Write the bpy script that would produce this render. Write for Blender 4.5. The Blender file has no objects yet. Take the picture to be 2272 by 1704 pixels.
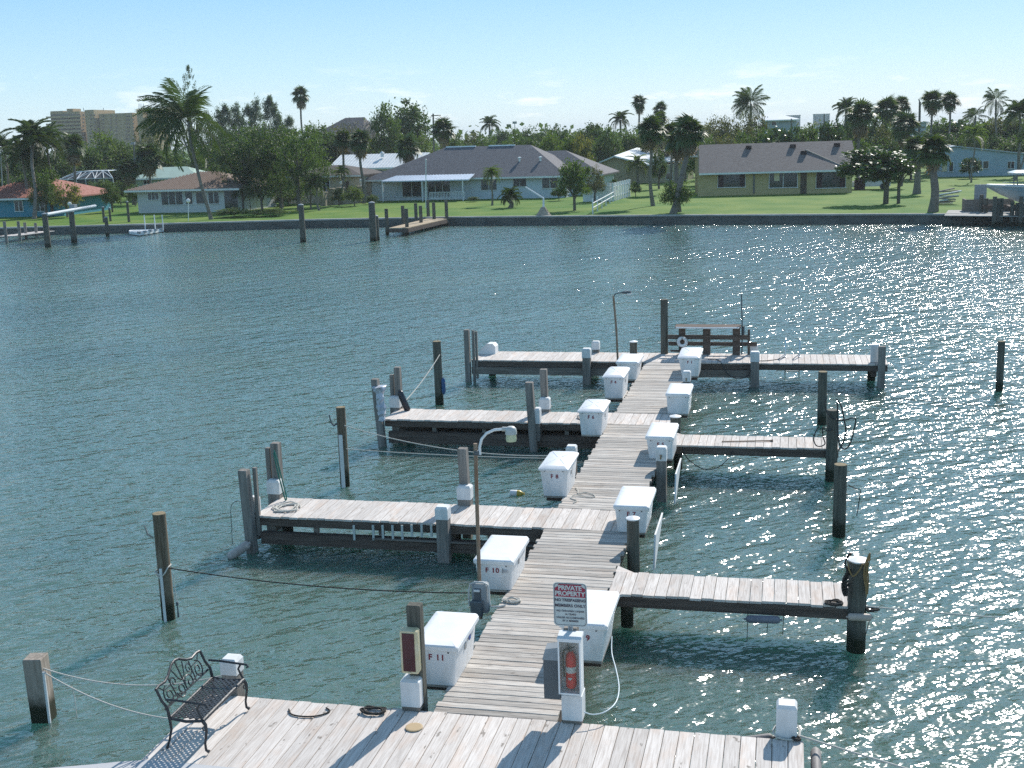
import bpy, math, random
import numpy as np
from mathutils import Vector, Matrix, Euler
R = math.radians
random.seed(7)
rng = np.random.default_rng(11)
sc = bpy.context.scene
COL = sc.collection

# ------------------------------------------------------------------ camera
F_PX, PITCH, ROLL, AZ, HC = 2650.0, 0.203645, 0.031489, 0.228587, 7.9
WZ, DZ, GZ = 0.30, 1.0, 1.05          # water, dock and far lawn levels
_f = Vector((-math.sin(AZ) * math.cos(PITCH), math.cos(AZ) * math.cos(PITCH), -math.sin(PITCH)))
_r0 = Vector((math.cos(AZ), math.sin(AZ), 0.0))
_u0 = _r0.cross(_f)
_r = _r0 * math.cos(ROLL) - _u0 * math.sin(ROLL)
_u = _r0 * math.sin(ROLL) + _u0 * math.cos(ROLL)
cam_d = bpy.data.cameras.new('camera'); cam = bpy.data.objects.new('camera', cam_d); COL.objects.link(cam)
CAM = Vector((0, 0, HC))
_m = Matrix((_r, _u, -_f)).transposed().to_4x4(); _m.translation = CAM
cam.matrix_world = _m
cam_d.sensor_width = 36; cam_d.lens = F_PX / 2272 * 36
cam_d.clip_start = 0.1; cam_d.clip_end = 9000
sc.camera = cam

# ------------------------------------------------------------------ sky, sun, exposure
SUN_AZ, SUN_EL = R(15.5), R(36)       # azimuth from +Y towards +X
w = bpy.data.worlds.new('World'); sc.world = w; w.use_nodes = True
nt = w.node_tree; nt.nodes.clear()
def N(t, typ, **k):
    n = t.nodes.new(typ)
    for a, b in k.items(): setattr(n, a, b)
    return n
wo = N(nt, 'ShaderNodeOutputWorld'); bg = N(nt, 'ShaderNodeBackground')
sky = N(nt, 'ShaderNodeTexSky', sky_type='NISHITA', sun_disc=False)
sky.sun_elevation = SUN_EL; sky.sun_rotation = SUN_AZ
sky.air_density = 1.0; sky.dust_density = 0.4; sky.ozone_density = 2.2; sky.altitude = 0
bg.inputs['Strength'].default_value = 0.12
# small fair-weather clouds low over the horizon, all the way round
tc = N(nt, 'ShaderNodeTexCoord'); sep = N(nt, 'ShaderNodeSeparateXYZ')
nt.links.new(tc.outputs['Generated'], sep.inputs[0])
mp = N(nt, 'ShaderNodeMapping'); mp.inputs['Scale'].default_value = (7, 7, 34)
nt.links.new(tc.outputs['Generated'], mp.inputs['Vector'])
cn = N(nt, 'ShaderNodeTexNoise'); cn.inputs['Scale'].default_value = 1.6; cn.inputs['Detail'].default_value = 7; cn.inputs['Roughness'].default_value = 0.62
nt.links.new(mp.outputs[0], cn.inputs['Vector'])
cr = N(nt, 'ShaderNodeValToRGB'); cr.color_ramp.elements[0].position = 0.545; cr.color_ramp.elements[1].position = 0.70
nt.links.new(cn.outputs['Fac'], cr.inputs['Fac'])
band = N(nt, 'ShaderNodeValToRGB'); e = band.color_ramp.elements
e[0].position = 0.0; e[0].color = (0.7, 0.7, 0.7, 1); e[1].position = 0.062; e[1].color = (0, 0, 0, 1)
e2 = band.color_ramp.elements.new(0.03); e2.color = (0.75, 0.75, 0.75, 1)
nt.links.new(sep.outputs['Z'], band.inputs['Fac'])
mu = N(nt, 'ShaderNodeMath', operation='MULTIPLY')
nt.links.new(cr.outputs['Color'], mu.inputs[0]); nt.links.new(band.outputs['Color'], mu.inputs[1])
mx = N(nt, 'ShaderNodeMixRGB'); mx.inputs['Color2'].default_value = (9.3, 9.4, 9.6, 1)
# clear sea air: pale cyan at the skyline deepening to blue, the same all the way round, Nishita above
rmp = N(nt, 'ShaderNodeValToRGB'); E_ = rmp.color_ramp.elements
K_ = 1/0.12/10 * 0.93
E_[0].position = 0.0; E_[0].color = (.74*K_, .91*K_, .96*K_, 1); E_[1].position = 0.13; E_[1].color = (.27*K_, .585*K_, .90*K_, 1)
q_ = rmp.color_ramp.elements.new(0.055); q_.color = (.49*K_, .77*K_, .945*K_, 1)
nt.links.new(sep.outputs['Z'], rmp.inputs['Fac'])
sc10 = N(nt, 'ShaderNodeMixRGB', blend_type='MULTIPLY'); sc10.inputs['Fac'].default_value = 1; sc10.inputs['Color2'].default_value = (10,10,10,1)
nt.links.new(rmp.outputs['Color'], sc10.inputs['Color1'])
fal = N(nt, 'ShaderNodeMapRange'); fal.inputs['From Min'].default_value = 0.25; fal.inputs['From Max'].default_value = 0.95; fal.inputs['To Min'].default_value = 0.86; fal.inputs['To Max'].default_value = 0.0
nt.links.new(sep.outputs['Z'], fal.inputs['Value'])
air = N(nt, 'ShaderNodeMixRGB'); nt.links.new(fal.outputs[0], air.inputs['Fac']); nt.links.new(sky.outputs['Color'], air.inputs['Color1']); nt.links.new(sc10.outputs[0], air.inputs['Color2'])
nt.links.new(mu.outputs[0], mx.inputs['Fac']); nt.links.new(air.outputs[0], mx.inputs['Color1'])
nt.links.new(mx.outputs[0], bg.inputs['Color']); nt.links.new(bg.outputs[0], wo.inputs['Surface'])

sun_d = bpy.data.lights.new('sun', 'SUN'); sun_d.energy = 4.8; sun_d.angle = R(0.53); sun_d.color = (1.0, 0.95, 0.88)
sun = bpy.data.objects.new('sun', sun_d); COL.objects.link(sun)
_s = Vector((math.sin(SUN_AZ) * math.cos(SUN_EL), math.cos(SUN_AZ) * math.cos(SUN_EL), math.sin(SUN_EL)))
sun.rotation_euler = _s.to_track_quat('Z', 'Y').to_euler(); sun.location = (20, 60, 50)
sc.view_settings.view_transform = 'Standard'; sc.view_settings.look = 'None'
sc.view_settings.gamma = 1; sc.view_settings.exposure = 0.25; sc.view_settings.use_curve_mapping = False
sc.cycles.use_denoising = False; sc.cycles.max_bounces = 6; sc.cycles.transparent_max_bounces = 12

# ------------------------------------------------------------------ pixel helpers (photo is 2272 x 1704)
def ray(x, y):
    return _f + _r * ((x - 1136) / F_PX) + _u * ((852 - y) / F_PX)
def gz(x, y, z):                       # pixel -> point on level z
    d = ray(x, y); return CAM + d * ((z - HC) / d.z)
def gy(x, y, Y):                       # pixel -> point in the upright plane at distance Y
    d = ray(x, y); return CAM + d * (Y / d.y)
def gx(x, y, X):
    d = ray(x, y); return CAM + d * (X / d.x)
def Q(x0, y0, s):                      # enlarged view -> photo pixel
    return lambda a, b: (x0 + a / s, y0 + b / s)

# ------------------------------------------------------------------ mesh helpers
class MB:
    def __init__(s): s.v = []; s.f = []
    def add(s, v, f):
        o = len(s.v); s.v += [tuple(p) for p in v]; s.f += [tuple(i + o for i in q) for q in f]; return s
    def box(s, x0, x1, y0, y1, z0, z1):
        return s.add([(x0,y0,z0),(x1,y0,z0),(x1,y1,z0),(x0,y1,z0),(x0,y0,z1),(x1,y0,z1),(x1,y1,z1),(x0,y1,z1)],
                     [(3,2,1,0),(4,5,6,7),(0,1,5,4),(1,2,6,5),(2,3,7,6),(3,0,4,7)])
    def cbox(s, c, dx, dy, dz, rot=None):
        v = [(a*dx/2, b*dy/2, g*dz/2) for g in (-1,1) for a, b in ((-1,-1),(1,-1),(1,1),(-1,1))]
        if rot is not None: v = [rot @ Vector(p) for p in v]
        v = [(p[0]+c[0], p[1]+c[1], p[2]+c[2]) for p in v]
        return s.add(v, [(3,2,1,0),(4,5,6,7),(0,1,5,4),(1,2,6,5),(2,3,7,6),(3,0,4,7)])
    def loft(s, rings, cap=True, closed=True):
        n = len(rings[0]); v = [p for r in rings for p in r]; f = []
        for i in range(len(rings)-1):
            for j in range(n if closed else n-1):
                k = (j+1) % n; f.append((i*n+j, i*n+k, (i+1)*n+k, (i+1)*n+j))
        if cap:
            f.append(tuple(range(n-1,-1,-1))); f.append(tuple(range((len(rings)-1)*n, len(rings)*n)))
        return s.add(v, f)
    def tube(s, pts, r, n=8, cap=True):
        pts = [Vector(p) for p in pts]; m = len(pts)
        rs = r if isinstance(r, (list, tuple)) else [r]*m
        rings = []; up = None
        for i, p in enumerate(pts):
            t = (pts[min(i+1,m-1)] - pts[max(i-1,0)]); t = t.normalized() if t.length > 1e-9 else Vector((0,0,1))
            if up is None:
                up = Vector((0,0,1)) if abs(t.z) < 0.9 else Vector((1,0,0))
            a = t.cross(up); a = a.normalized() if a.length > 1e-6 else Vector((1,0,0)); b = a.cross(t); up = b
            rings.append([p + (a*math.cos(2*math.pi*k/n) + b*math.sin(2*math.pi*k/n))*rs[i] for k in range(n)])
        return s.loft(rings, cap)
    def lathe(s, prof, c=(0,0,0), n=16, axis='z'):
        rings = []
        for r_, z_ in prof:
            ring = []
            for k in range(n):
                a = 2*math.pi*k/n; x, y = r_*math.cos(a), r_*math.sin(a)
                p = (x, y, z_) if axis == 'z' else ((z_, x, y) if axis == 'x' else (y, z_, x))
                ring.append((p[0]+c[0], p[1]+c[1], p[2]+c[2]))
            rings.append(ring)
        return s.loft(rings)
    def torus(s, c, R1, r, n=24, m=8, axis='y'):
        v = []; f = []
        for i in range(n):
            a = 2*math.pi*i/n
            for j in range(m):
                b = 2*math.pi*j/m; q = R1 + r*math.cos(b); h = r*math.sin(b)
                p = (q*math.cos(a), h, q*math.sin(a)) if axis == 'y' else (q*math.cos(a), q*math.sin(a), h)
                v.append((p[0]+c[0], p[1]+c[1], p[2]+c[2]))
                f.append((i*m+j, i*m+(j+1)%m, ((i+1)%n)*m+(j+1)%m, ((i+1)%n)*m+j))
        return s.add(v, f)
    def slab(s, poly, t):               # thick sheet from top faces [(verts list)], going down by t
        o = {}
        tv = []; tf = []
        for q in poly:
            idx = []
            for p in q:
                k = tuple(round(c, 4) for c in p)
                if k not in o: o[k] = len(tv); tv.append(tuple(p))
                idx.append(o[k])
            tf.append(tuple(idx))
        n = len(tv); ed = {}
        for q in tf:
            for a, b in zip(q, q[1:]+q[:1]): ed[(a,b)] = ed.get((a,b),0)+1
        f = list(tf) + [tuple(i+n for i in reversed(q)) for q in tf]
        for (a,b) in ed:
            if (b,a) not in ed: f.append((b, a, a+n, b+n))
        return s.add(tv + [(p[0],p[1],p[2]-t) for p in tv], f)

def mesh_of(name, mb, mat, smooth=False):
    me = bpy.data.meshes.new(name); me.from_pydata([tuple(p) for p in mb.v], [], mb.f)
    if mat is not None: me.materials.append(mat)
    if smooth:
        me.shade_smooth()
        try: me.set_sharp_from_angle(angle=R(42))
        except Exception: pass
    me.update(); return me
def put(name, me, parent=None, loc=(0,0,0), rot=(0,0,0), scl=(1,1,1)):
    o = bpy.data.objects.new(name, me); COL.objects.link(o); o.parent = parent
    o.location = loc; o.rotation_euler = rot; o.scale = scl if hasattr(scl,'__len__') else (scl,)*3
    return o
def tag(o, label=None, cat=None, group=None, kind=None):
    if label: o['label'] = label
    if cat: o['category'] = cat
    if group: o['group'] = group
    if kind: o['kind'] = kind
    return o
def thing(name, label, cat, loc=(0,0,0), group=None, rz=0):
    o = bpy.data.objects.new(name, None); COL.objects.link(o); o.location = loc; o.rotation_euler = (0,0,rz)
    o.empty_display_size = 0.2
    return tag(o, label, cat, group)
def rootloc(p):
    l = Vector((0,0,0))
    while p is not None: l = l + p.location; p = p.parent
    return l
def part(name, mb, mat, parent=None, smooth=False, label=None):
    """mb holds world coordinates; parents are only translated"""
    if parent is not None:
        l = rootloc(parent); mb.v = [(p[0]-l.x, p[1]-l.y, p[2]-l.z) for p in mb.v]
    o = put(name, mesh_of(name, mb, mat, smooth), parent)
    if label: o['label'] = label
    return o
def solo(name, mb, mat, label, cat, group=None, smooth=False):
    """a thing that is one mesh, origin at its base"""
    v = np.array(mb.v); c = ((v[:,0].min()+v[:,0].max())/2, (v[:,1].min()+v[:,1].max())/2, v[:,2].min())
    mb.v = [tuple(p) for p in (v - np.array(c))]
    return tag(put(name, mesh_of(name, mb, mat, smooth), None, c), label, cat, group)
def text_mesh(txt, size, bold=0.0, ext=0.001, spacing=1.0, align='CENTER'):
    cu = bpy.data.curves.new('lettering', 'FONT'); cu.body = txt; cu.size = size; cu.offset = bold; cu.extrude = ext
    cu.align_x = align; cu.align_y = 'CENTER'; cu.space_character = spacing; cu.resolution_u = 3; cu.space_line = 0.95
    o = bpy.data.objects.new('lettering', cu); COL.objects.link(o)
    bpy.context.view_layer.update()
    me = bpy.data.meshes.new_from_object(o.evaluated_get(bpy.context.evaluated_depsgraph_get()))
    COL.objects.unlink(o); bpy.data.objects.remove(o); me.name = 'lettering'
    return me
def lettering(txt, size, mat, parent, loc, rot=(R(90),0,0), bold=0.0, spacing=1.0, name='lettering'):
    me = text_mesh(txt, size, bold, 0.001, spacing); me.materials.clear(); me.materials.append(mat)
    l = rootloc(parent)
    return put(name, me, parent, Vector(loc) - l, rot)

# ------------------------------------------------------------------ materials
def mat(name, c, rough=0.6, spec=0.5, metal=0.0, c2=None, scale=3.0, stretch=(1,1,1), detail=4, bump=0.0, bscale=None,
        obj=False, rand=0.0, contrast=(0.35,0.65), trans=0.0, coat=0.0, alpha=1.0, emit=None):
    m = bpy.data.materials.new(name); m.use_nodes = True; t = m.node_tree
    b = t.nodes['Principled BSDF']; out = t.nodes['Material Output']
    b.inputs['Base Color'].default_value = (*c, 1); b.inputs['Roughness'].default_value = rough
    b.inputs['Specular IOR Level'].default_value = spec; b.inputs['Metallic'].default_value = metal
    b.inputs['Coat Weight'].default_value = coat; b.inputs['Alpha'].default_value = alpha
    L = t.links.new
    vec = None
    if c2 is not None or bump or rand:
        tcn = N(t,'ShaderNodeTexCoord'); vec = tcn.outputs['Object']
        oi = N(t,'ShaderNodeObjectInfo')
        if obj:
            ad = N(t,'ShaderNodeVectorMath', operation='MULTIPLY_ADD')
            ad.inputs[1].default_value = (61.3, 37.7, 23.1)
            cmb = N(t,'ShaderNodeCombineXYZ')
            for i in range(3): L(oi.outputs['Random'], cmb.inputs[i])
            L(cmb.outputs[0], ad.inputs[0]); L(vec, ad.inputs[2]); vec = ad.outputs[0]
        mpn = N(t,'ShaderNodeMapping'); mpn.inputs['Scale'].default_value = stretch; L(vec, mpn.inputs['Vector'])
        no = N(t,'ShaderNodeTexNoise'); no.inputs['Scale'].default_value = scale; no.inputs['Detail'].default_value = detail
        no.inputs['Roughness'].default_value = 0.62
        L(mpn.outputs[0], no.inputs['Vector'])
        colout = None
        if c2 is not None:
            rp = N(t,'ShaderNodeValToRGB'); rp.color_ramp.elements[0].position = contrast[0]; rp.color_ramp.elements[1].position = contrast[1]
            rp.color_ramp.elements[0].color = (*c, 1); rp.color_ramp.elements[1].color = (*c2, 1)
            L(no.outputs['Fac'], rp.inputs['Fac']); colout = rp.outputs['Color']
        if rand:
            hs = N(t,'ShaderNodeHueSaturation')
            mr = N(t,'ShaderNodeMapRange'); mr.inputs['To Min'].default_value = 1-rand; mr.inputs['To Max'].default_value = 1+rand
            L(oi.outputs['Random'], mr.inputs['Value']); L(mr.outputs[0], hs.inputs['Value'])
            if colout: L(colout, hs.inputs['Color'])
            else: hs.inputs['Color'].default_value = (*c, 1)
            colout = hs.outputs['Color']
        if colout: L(colout, b.inputs['Base Color'])
        if bump:
            bn = N(t,'ShaderNodeBump'); bn.inputs['Strength'].default_value = bump; bn.inputs['Distance'].default_value = 0.02
            if bscale:
                n2 = N(t,'ShaderNodeTexNoise'); n2.inputs['Scale'].default_value = bscale; n2.inputs['Detail'].default_value = 4
                L(mpn.outputs[0], n2.inputs['Vector']); L(n2.outputs['Fac'], bn.inputs['Height'])
            else: L(no.outputs['Fac'], bn.inputs['Height'])
            L(bn.outputs[0], b.inputs['Normal'])
    if trans:
        tr = N(t,'ShaderNodeBsdfTranslucent'); ms = N(t,'ShaderNodeMixShader'); ms.inputs[0].default_value = trans
        tr.inputs['Color'].default_value = (min(1,c[0]*2.2+.02), min(1,c[1]*2.0+.02), c[2]*0.9, 1)
        L(b.outputs[0], ms.inputs[1]); L(tr.outputs[0], ms.inputs[2]); L(ms.outputs[0], out.inputs['Surface'])
    if emit: b.inputs['Emission Color'].default_value = (*emit, 1); b.inputs['Emission Strength'].default_value = 1
    return m

def wood(name, light, dark, rand=0.12, knots=0.5, warm=0.25, along='X'):
    m = bpy.data.materials.new(name); m.use_nodes = True; t = m.node_tree; L = t.links.new
    b = t.nodes['Principled BSDF']; b.inputs['Roughness'].default_value = 0.85; b.inputs['Specular IOR Level'].default_value = 0.25
    tcn = N(t,'ShaderNodeTexCoord'); oi = N(t,'ShaderNodeObjectInfo')
    cmb = N(t,'ShaderNodeCombineXYZ')
    for i in range(3): L(oi.outputs['Random'], cmb.inputs[i])
    ad = N(t,'ShaderNodeVectorMath', operation='MULTIPLY_ADD'); ad.inputs[1].default_value = (71.3, 47.7, 13.1)
    L(cmb.outputs[0], ad.inputs[0]); L(tcn.outputs['Object'], ad.inputs[2])
    def noise(sx, sy, sz, s, d=5, r=0.6):
        mp_ = N(t,'ShaderNodeMapping')
        mp_.inputs['Scale'].default_value = (sx, sy, sz) if along == 'X' else (sy, sz, sx)
        L(ad.outputs[0], mp_.inputs['Vector'])
        n_ = N(t,'ShaderNodeTexNoise'); n_.inputs['Scale'].default_value = s; n_.inputs['Detail'].default_value = d; n_.inputs['Roughness'].default_value = r
        L(mp_.outputs[0], n_.inputs['Vector']); return n_.outputs['Fac']
    g = noise(0.9, 16, 16, 3.2)
    rp = N(t,'ShaderNodeValToRGB'); rp.color_ramp.elements[0].position = 0.34; rp.color_ramp.elements[1].position = 0.60
    rp.color_ramp.elements[0].color = (*dark, 1); rp.color_ramp.elements[1].color = (*light, 1); L(g, rp.inputs['Fac'])
    # weathered / warm patches
    p = noise(0.8, 2.2, 2.2, 1.7)
    rw = N(t,'ShaderNodeValToRGB'); rw.color_ramp.elements[0].position = 0.50; rw.color_ramp.elements[1].position = 0.72
    rw.color_ramp.elements[0].color = (0,0,0,1); rw.color_ramp.elements[1].color = (warm,warm,warm,1); L(p, rw.inputs['Fac'])
    m1 = N(t,'ShaderNodeMixRGB'); m1.inputs['Color2'].default_value = (min(1,light[0]*0.86), light[1]*0.62, light[2]*0.46, 1)
    L(rw.outputs['Color'], m1.inputs['Fac']); L(rp.outputs['Color'], m1.inputs['Color1'])
    # knots and dark marks
    k = noise(3.2, 7.0, 7.0, 1.9, 2, 0.5)
    rk = N(t,'ShaderNodeValToRGB'); rk.color_ramp.elements[0].position = 0.665; rk.color_ramp.elements[1].position = 0.73
    rk.color_ramp.elements[0].color = (0,0,0,1); rk.color_ramp.elements[1].color = (knots,knots,knots,1); L(k, rk.inputs['Fac'])
    m2 = N(t,'ShaderNodeMixRGB'); m2.inputs['Color2'].default_value = (dark[0]*0.35, dark[1]*0.33, dark[2]*0.3, 1)
    L(rk.outputs['Color'], m2.inputs['Fac']); L(m1.outputs[0], m2.inputs['Color1'])
    hs = N(t,'ShaderNodeHueSaturation'); mr = N(t,'ShaderNodeMapRange')
    mr.inputs['To Min'].default_value = 1-rand; mr.inputs['To Max'].default_value = 1+rand*0.7
    L(oi.outputs['Random'], mr.inputs['Value']); L(mr.outputs[0], hs.inputs['Value']); L(m2.outputs[0], hs.inputs['Color'])
    L(hs.outputs['Color'], b.inputs['Base Color'])
    bn = N(t,'ShaderNodeBump'); bn.inputs['Strength'].default_value = 0.5; bn.inputs['Distance'].default_value = 0.004
    L(g, bn.inputs['Height']); L(bn.outputs[0], b.inputs['Normal'])
    return m

def piling_mat(name, c, c2, wetz):
    """weathered timber, slimy dark band of growth near the water"""
    m = mat(name, c, 0.85, 0.3, c2=c2, scale=2.0, stretch=(9,9,0.8), obj=False, bump=0.6)
    t = m.node_tree; L = t.links.new; b = t.nodes['Principled BSDF']
    src = b.inputs['Base Color'].links[0].from_socket
    ge = N(t,'ShaderNodeNewGeometry'); sp = N(t,'ShaderNodeSeparateXYZ'); L(ge.outputs['Position'], sp.inputs[0])
    ns = N(t,'ShaderNodeTexNoise'); ns.inputs['Scale'].default_value = 9; L(ge.outputs['Position'], ns.inputs['Vector'])
    ma = N(t,'ShaderNodeMath', operation='MULTIPLY_ADD'); ma.inputs[1].default_value = -0.22; L(ns.outputs['Fac'], ma.inputs[0]); L(sp.outputs['Z'], ma.inputs[2])
    mr = N(t,'ShaderNodeMapRange'); mr.inputs['From Min'].default_value = wetz-0.1; mr.inputs['From Max'].default_value = wetz+0.1
    mr.inputs['To Min'].default_value = 1; mr.inputs['To Max'].default_value = 0; L(ma.outputs[0], mr.inputs['Value'])
    mxn = N(t,'ShaderNodeMixRGB'); mxn.inputs['Color2'].default_value = (0.022,0.026,0.014,1)
    L(mr.outputs[0], mxn.inputs['Fac']); L(src, mxn.inputs['Color1']); L(mxn.outputs[0], b.inputs['Base Color'])
    return m

M = {}
M['deck'] = wood('pale_deck_wood', (0.70,0.645,0.595), (0.51,0.455,0.41), 0.14, 0.75, 0.4)
M['finger'] = wood('pale_finger_wood', (0.69,0.635,0.585), (0.46,0.41,0.37), 0.14, 0.45, 0.38)
M['walk'] = wood('grey_walkway_wood', (0.56,0.52,0.47), (0.30,0.27,0.24), 0.28, 0.4, 0.25)
M['beam'] = mat('dark_beam_wood', (0.085,0.062,0.05), 0.85, 0.2, c2=(0.15,0.115,0.095), scale=1.5, stretch=(1,8,14), bump=0.4)
M['oldbeam'] = mat('grey_beam_wood', (0.15,0.125,0.105), 0.9, 0.2, c2=(0.26,0.23,0.2), scale=1.4, stretch=(1,9,12), bump=0.4)
M['pile'] = piling_mat('dark_piling_wood', (0.075,0.072,0.06), (0.14,0.135,0.11), 0.5)
M['pilebrown'] = piling_mat('brown_piling_wood', (0.10,0.075,0.05), (0.20,0.165,0.12), 0.55)
M['timber'] = piling_mat('grey_timber_post', (0.22,0.185,0.15), (0.36,0.31,0.26), 0.5)
M['posttimber'] = mat('weathered_grey_post', (0.16,0.145,0.13), 0.9, 0.2, c2=(0.29,0.265,0.24), scale=1.5, stretch=(10,10,0.8), bump=0.4)
M['endgrain'] = mat('timber_end_grain', (0.30,0.24,0.15), 0.9, 0.2, c2=(0.20,0.16,0.10), scale=22, bump=0.4)
M['white'] = mat('white_paint', (0.74,0.74,0.73), 0.5, 0.4, c2=(0.80,0.80,0.79), scale=4, bump=0.05)
M['whitepost'] = mat('white_painted_timber', (0.62,0.62,0.61), 0.6, 0.3, c2=(0.76,0.76,0.75), scale=5, stretch=(1,1,0.4), bump=0.15)
M['fibre'] = mat('white_fibreglass', (0.63,0.63,0.61), 0.38, 0.5, c2=(0.77,0.77,0.77), scale=2.2, stretch=(3,3,.7), contrast=(.3,.55), bump=0.04, bscale=30)
M['lid'] = mat('white_fibreglass_lid', (0.70,0.71,0.72), 0.45, 0.45, c2=(0.82,0.82,0.81), scale=3.5, bump=0.05, bscale=26, contrast=(0.3,0.7))
M['redtext'] = mat('dark_red_lettering', (0.22,0.015,0.03), 0.6)
M['greysmear'] = mat('grey_marker', (0.30,0.30,0.31), 0.8)
M['iron'] = mat('black_cast_iron', (0.016,0.017,0.02), 0.42, 0.5, c2=(0.03,0.032,0.036), scale=30, bump=0.2)
M['rope'] = mat('white_rope', (0.62,0.60,0.55), 0.9, 0.2, c2=(0.45,0.42,0.36), scale=60)
M['ropetan'] = mat('tan_rope', (0.34,0.22,0.10), 0.9, 0.2, c2=(0.2,0.13,0.06), scale=40)
M['ropedark'] = mat('dark_rope', (0.05,0.045,0.04), 0.9, 0.2)
M['hose'] = mat('black_rubber_hose', (0.02,0.022,0.024), 0.45, 0.5)
M['hosegreen'] = mat('green_hose', (0.01,0.14,0.10), 0.4, 0.5)
M['hosewhite'] = mat('pale_hose', (0.62,0.70,0.72), 0.4, 0.5)
M['rust'] = mat('rusty_steel_pole', (0.22,0.13,0.08), 0.8, 0.3, c2=(0.30,0.23,0.17), scale=9, stretch=(1,1,0.35), bump=0.3)
M['galv'] = mat('galvanised_steel', (0.42,0.44,0.45), 0.4, 0.5, metal=0.7, c2=(0.32,0.33,0.34), scale=12)
M['greymetal'] = mat('grey_painted_metal', (0.33,0.35,0.36), 0.5, 0.4, c2=(0.26,0.28,0.29), scale=5)
M['darkmetal'] = mat('dark_grey_metal', (0.10,0.115,0.125), 0.5, 0.4)
M['lamphead'] = mat('pale_lamp_housing', (0.55,0.56,0.54), 0.45, 0.5, c2=(0.45,0.45,0.42), scale=8)
M['lampglass'] = mat('yellowed_lamp_glass', (0.55,0.56,0.36), 0.25, 0.5)
M['cream'] = mat('cream_plastic', (0.62,0.52,0.30), 0.5, 0.4, c2=(0.68,0.60,0.42), scale=8)
M['darkred'] = mat('dark_red_panel', (0.045,0.008,0.012), 0.3, 0.5, c2=(0.075,0.012,0.018), scale=8)
M['red'] = mat('red_paint', (0.62,0.02,0.02), 0.35, 0.5)
M['signwhite'] = mat('faded_sign_white', (0.55,0.58,0.55), 0.5, 0.4, c2=(0.48,0.51,0.49), scale=6)
M['signred'] = mat('faded_sign_red', (0.30,0.02,0.05), 0.5, 0.4)
M['signink'] = mat('sign_ink', (0.07,0.05,0.07), 0.6)
M['fendgrey'] = mat('grey_fender_vinyl', (0.16,0.16,0.19), 0.5, 0.4, c2=(0.21,0.21,0.24), scale=6)
M['fendbeige'] = mat('beige_fender_vinyl', (0.52,0.43,0.36), 0.5, 0.4, c2=(0.44,0.36,0.30), scale=8)
M['fendwhite'] = mat('dirty_white_fender', (0.50,0.44,0.40), 0.5, 0.4, c2=(0.36,0.30,0.27), scale=7)
M['fendrib'] = mat('ribbed_grey_rubber', (0.20,0.185,0.175), 0.6, 0.3, c2=(0.29,0.27,0.26), scale=30, stretch=(1,3,1))
M['fendblack'] = mat('black_fender_vinyl', (0.018,0.018,0.024), 0.3, 0.5)
M['fendblue'] = mat('blue_bumper', (0.03,0.09,0.22), 0.5, 0.4)
M['concrete'] = mat('pale_concrete', (0.44,0.44,0.45), 0.85, 0.2, c2=(0.53,0.53,0.53), scale=1.2, bump=0.15, bscale=40)
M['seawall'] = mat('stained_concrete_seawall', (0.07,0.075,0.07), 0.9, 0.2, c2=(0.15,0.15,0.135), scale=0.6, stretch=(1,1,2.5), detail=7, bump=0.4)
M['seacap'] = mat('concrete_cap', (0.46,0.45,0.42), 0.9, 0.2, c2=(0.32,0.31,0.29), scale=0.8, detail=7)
M['lawn'] = mat('lawn_grass', (0.05,0.145,0.014), 0.9, 0.15, c2=(0.15,0.215,0.035), scale=0.22, detail=9, bump=0.5, bscale=7)
M['tan'] = mat('tan_board', (0.46,0.34,0.20), 0.7, 0.3)
M['glass'] = mat('window_glass', (0.035,0.045,0.055), 0.08, 0.6)
M['steel'] = mat('stainless_steel', (0.55,0.56,0.57), 0.22, 0.5, metal=0.9)
M['plastic_wrap'] = mat('crumpled_clear_plastic', (0.62,0.64,0.70), 0.3, 0.5, c2=(0.35,0.37,0.42), scale=14)
M['clear'] = None
def clear_pane():
    m = bpy.data.materials.new('yellowed_clear_cover'); m.use_nodes = True; t = m.node_tree; L = t.links.new
    b = t.nodes['Principled BSDF']; b.inputs['Base Color'].default_value = (0.33,0.31,0.22,1); b.inputs['Roughness'].default_value = 0.25
    tr = N(t,'ShaderNodeBsdfTransparent'); ms = N(t,'ShaderNodeMixShader'); ms.inputs[0].default_value = 0.12
    L(tr.outputs[0], ms.inputs[1]); L(b.outputs[0], ms.inputs[2]); L(ms.outputs[0], t.nodes['Material Output'].inputs['Surface'])
    return m
M['clear'] = clear_pane()

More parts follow.
